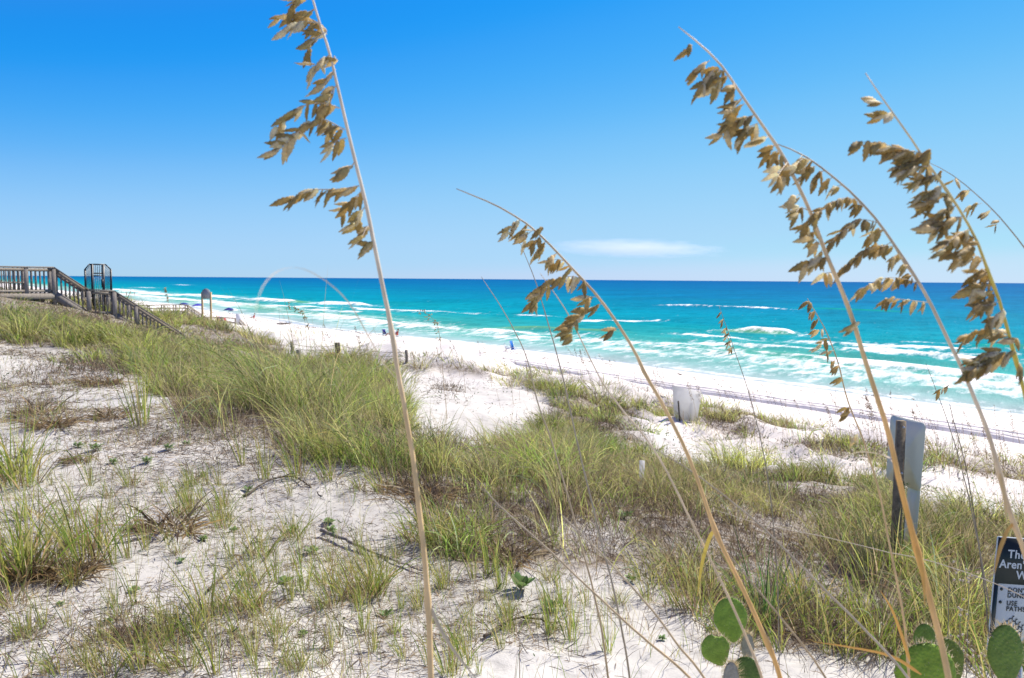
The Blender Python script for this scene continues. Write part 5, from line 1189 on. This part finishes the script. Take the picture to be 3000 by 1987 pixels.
# ------------------------------------------------------------------ beach: people, umbrellas, chairs, driftwood
def person(px, py, d, hpx, label, pose, suit, yaw=0.0):
    g = W(px, py, d); g.z = max(zg1(g.x, g.y), 0.0 if pose != 'wade' else -.25); 
    root = empty('person', g, label, 'person'); S = 1.72/7.5
    J = {}
    if pose in ('stand', 'wade'):
        V = [(0, 0, .95), (0, 0, 1.15), (0, -.01, 1.38), (0, 0, 1.50), (0, -.02, 1.60), (0, -.02, 1.70), (-.19, 0, 1.42), (-.25, .03, 1.13), (-.24, -.05, .88), (.19, 0, 1.42), (.26, .03, 1.13), (.24, -.06, .88), (-.10, 0, .90), (-.11, -.02, .50), (-.12, .02, .07), (-.12, -.14, .03), (.10, 0, .90), (.12, -.05, .50), (.13, .04, .07), (.13, -.11, .03)]
    else:     # seated, legs forward
        V = [(0, 0, .32), (0, .07, .52), (0, .16, .74), (0, .18, .86), (0, .15, .95), (0, .15, 1.05), (-.19, .16, .78), (-.26, .05, .55), (-.22, -.15, .45), (.19, .16, .78), (.26, .05, .55), (.22, -.15, .45), (-.10, -.02, .30), (-.12, -.42, .42), (-.12, -.72, .10), (-.12, -.80, .16), (.10, -.02, .30), (.12, -.44, .40), (.12, -.75, .10), (.12, -.83, .16)]
    E = [(0, 1), (1, 2), (2, 3), (3, 4), (4, 5), (2, 6), (6, 7), (7, 8), (2, 9), (9, 10), (10, 11), (0, 12), (12, 13), (13, 14), (14, 15), (0, 16), (16, 17), (17, 18), (18, 19)]
    rad_ = [.15, .13, .16, .06, .10, .09, .06, .045, .035, .06, .045, .035, .10, .065, .045, .035, .10, .065, .045, .035]
    me = bpy.data.meshes.new('body'); me.from_pydata(V, E, []); me.materials.append(M['skin'])
    o = obj('body', me, root); sk = o.modifiers.new('Skin', 'SKIN'); o.modifiers.new('Subdivision', 'SUBSURF').levels = 1
    for i, r_ in enumerate(rad_): me.skin_vertices[0].data[i].radius = (r_, r_)
    me.skin_vertices[0].data[0].use_root = True
    h = V[5]; MB().tube([(h[0], h[1]+.03, h[2]-.12), (h[0], h[1]+.03, h[2]-.02), (h[0], h[1]+.01, h[2]+.06), (h[0], h[1]+.01, h[2]+.10)], [.09, .125, .11, .03], 10).build('hair', M['hair'], root, True, (0, 0, 0))
    b = V[0]; MB().tube([(b[0], b[1], b[2]-.10), (b[0], b[1], b[2]), (V[1][0], V[1][1], V[1][2]+(.22 if suit == 'red' else -.05))], [.185, .18, .172], 14).build('swimsuit', M[suit], root, True, (0, 0, 0))
    root.rotation_euler = (0, 0, yaw)
    return root
person(370, 866, 395, 10, 'person standing in the shallow surf far off, left of another bather', 'stand', 'navy', .6)
person(394, 866, 390, 10, 'bather in white standing at the far water edge, right of another bather', 'stand', 'white_cloth', -.4)
person(744, 938, 160, 12, 'person in red sitting alone on the sand near the water', 'sit', 'red', -1.2)
person(1143, 992, 112, 22, 'person in a dark swimsuit sitting on a low chair by the surf', 'sit', 'navy', -.9)
person(1163, 992, 112, 22, 'person in red sitting beside the darker dressed companion by the surf', 'sit', 'red', -1.1)
def chair(px, py, d, label, fab, yaw, high):
    g = W(px, py, d); g.z = zg1(g.x, g.y); root = empty('beach_chair', g, label, 'beach chair', 'beach chairs on the open sand')
    bh = .95 if high else .62
    MB().box((0, 0, .28), (.27, 0, 0), (0, .27, -.05), (0, 0, .02)).build('seat', M[fab], root)
    MB().box((0, .30, .28+bh/2), (.27, 0, 0), (0, .015, 0), (0, .16*bh, bh/2), .01).build('backrest', M[fab], root)
    for sx in (-.28, .28):
        MB().tube([(sx, -.3, 0), (sx, .05, .26), (sx, .42, .30+bh)], .014, 6).build('frame', M['steel'], root)
        MB().tube([(sx, .35, 0), (sx, -.05, .30), (sx, -.28, .36)], .014, 6).build('frame', M['steel'], root)
        MB().box((sx, -.02, .50), (.03, 0, 0), (0, .26, 0), (0, 0, .012)).build('armrest', M['steel'], root)
    root.rotation_euler = (0, 0, yaw)
chair(1505, 1038, 88, 'bright blue high backed beach chair alone on the white sand', 'blue', .9, True)
chair(1487, 1037, 89, 'low navy lounge chair to the left of the blue beach chair', 'navy', 1.6, False)
chair(1128, 992, 113, 'low dark chair left of the seated couple', 'navy', .7, False)
chair(1156, 990, 113.5, 'pale folding chair behind the seated couple', 'white_cloth', .4, False)
def umbrella(px, py, d, label, fab, r_, h, group='beach umbrellas near the water'):
    g = W(px, py, d); g.z = zg1(g.x, g.y); root = empty('beach_umbrella', g, label, 'umbrella', group)
    MB().tube([(0, 0, -.2), (.05, 0, h*.6), (.12, 0, h)], .025, 6).build('pole', M['steel'], root)
    n = 16; V = [(.12, 0, h+.05)]; T = []; Q = []
    for j, (f, z) in enumerate(((.35, -.04), (.7, -.17), (1, -.40))):
        for i in range(n):
            a = 2*math.pi*i/n; rr = r_*f*(1-.04*(i % 2)); V.append((.12+rr*math.cos(a), rr*math.sin(a), h+z+.10*math.cos(a)*f))
    T = [(0, 1+i, 1+(i+1) % n) for i in range(n)]
    for j in range(2): Q += [(1+j*n+i, 1+(j+1)*n+i, 1+(j+1)*n+(i+1) % n, 1+j*n+(i+1) % n) for i in range(n)]
    MB().add(V, Q, T).build('canopy', M[fab], root)
umbrella(577, 922, 165, 'indigo beach umbrella to the left of the two post sign', 'purple', 1.2, 2.0)
umbrella(668, 928, 150, 'navy beach umbrella beside a white one beyond the beach stair', 'navy', 1.0, 1.9)
umbrella(682, 929, 151, 'white beach umbrella beside a navy one beyond the beach stair', 'white_cloth', 1.0, 1.8)
umbrella(536, 925, 172, 'dark blue beach umbrella behind the distant boardwalk rail', 'navy', 1.2, 1.9)
for i, (x, y, d, f) in enumerate(((640, 931, 128, 'red'), (652, 930, 128, 'navy'), (663, 931, 127, 'red'))):
    chair(x, y+8, d, ['red chair leftmost of three under the umbrellas', 'navy chair in the middle of three under the umbrellas', 'red chair rightmost of three under the umbrellas'][i], f, .5+i*.4, False)
p = W(832, 962, 134); p.z = zg1(p.x, p.y)
root = empty('driftwood', p, 'long brown driftwood log lying on the beach near the water', 'driftwood')
MB().tube([(-1.2, 0, .12), (-.4, .05, .14), (.5, 0, .2), (1.3, .1, .32)], [.14, .13, .10, .05], 8).build('trunk', M['wood_dark'], root, True)
MB().tube([(.3, 0, .2), (.45, .05, .5)], [.06, .03], 6).build('limb', M['wood_dark'], root, True)
# seaweed lines drying on the upper beach
def wrack():
    n = 3800; t = rng.uniform(-15, 190, n); line = rng.integers(0, 5, n)
    s = np.array([44.2, 47.5, 50.5, 53.0, 36.0])[line]+rng.normal(0, .22, n)+1.1*np.sin(t/9+line*2)+.4*np.sin(t/3.3)
    keep = vnoise(t, line*37.0, 5, 81) > .52; s, t = s[keep], t[keep]; n = len(s)
    x, y = NX*s-NY*t, NY*s+NX*t; r = np.hypot(x, y); B = np.c_[x, y, zg(x, y)+.01]
    col = pick(np.array([(.20, .14, .09), (.30, .22, .15), (.12, .09, .07)]), n)
    hd = math.atan2(NX, -NY)+rng.normal(0, .35, n)
    V, Q, T, C = blades(B, hd, (.08+.35*rng.random(n)**2)*np.clip(r/45, .8, 2.5), rng.normal(1.45, .1, n), rng.normal(0, .2, n), (.015+.03*rng.random(n))*np.clip(r/45, .8, 2.5), col, col, 3)
    tag(obj('seaweed', npmesh('seaweed', V, Q, T, M['twig'], C)), 'broken lines of dried brown seaweed along the beach', 'seaweed', kind='stuff')
wrack()
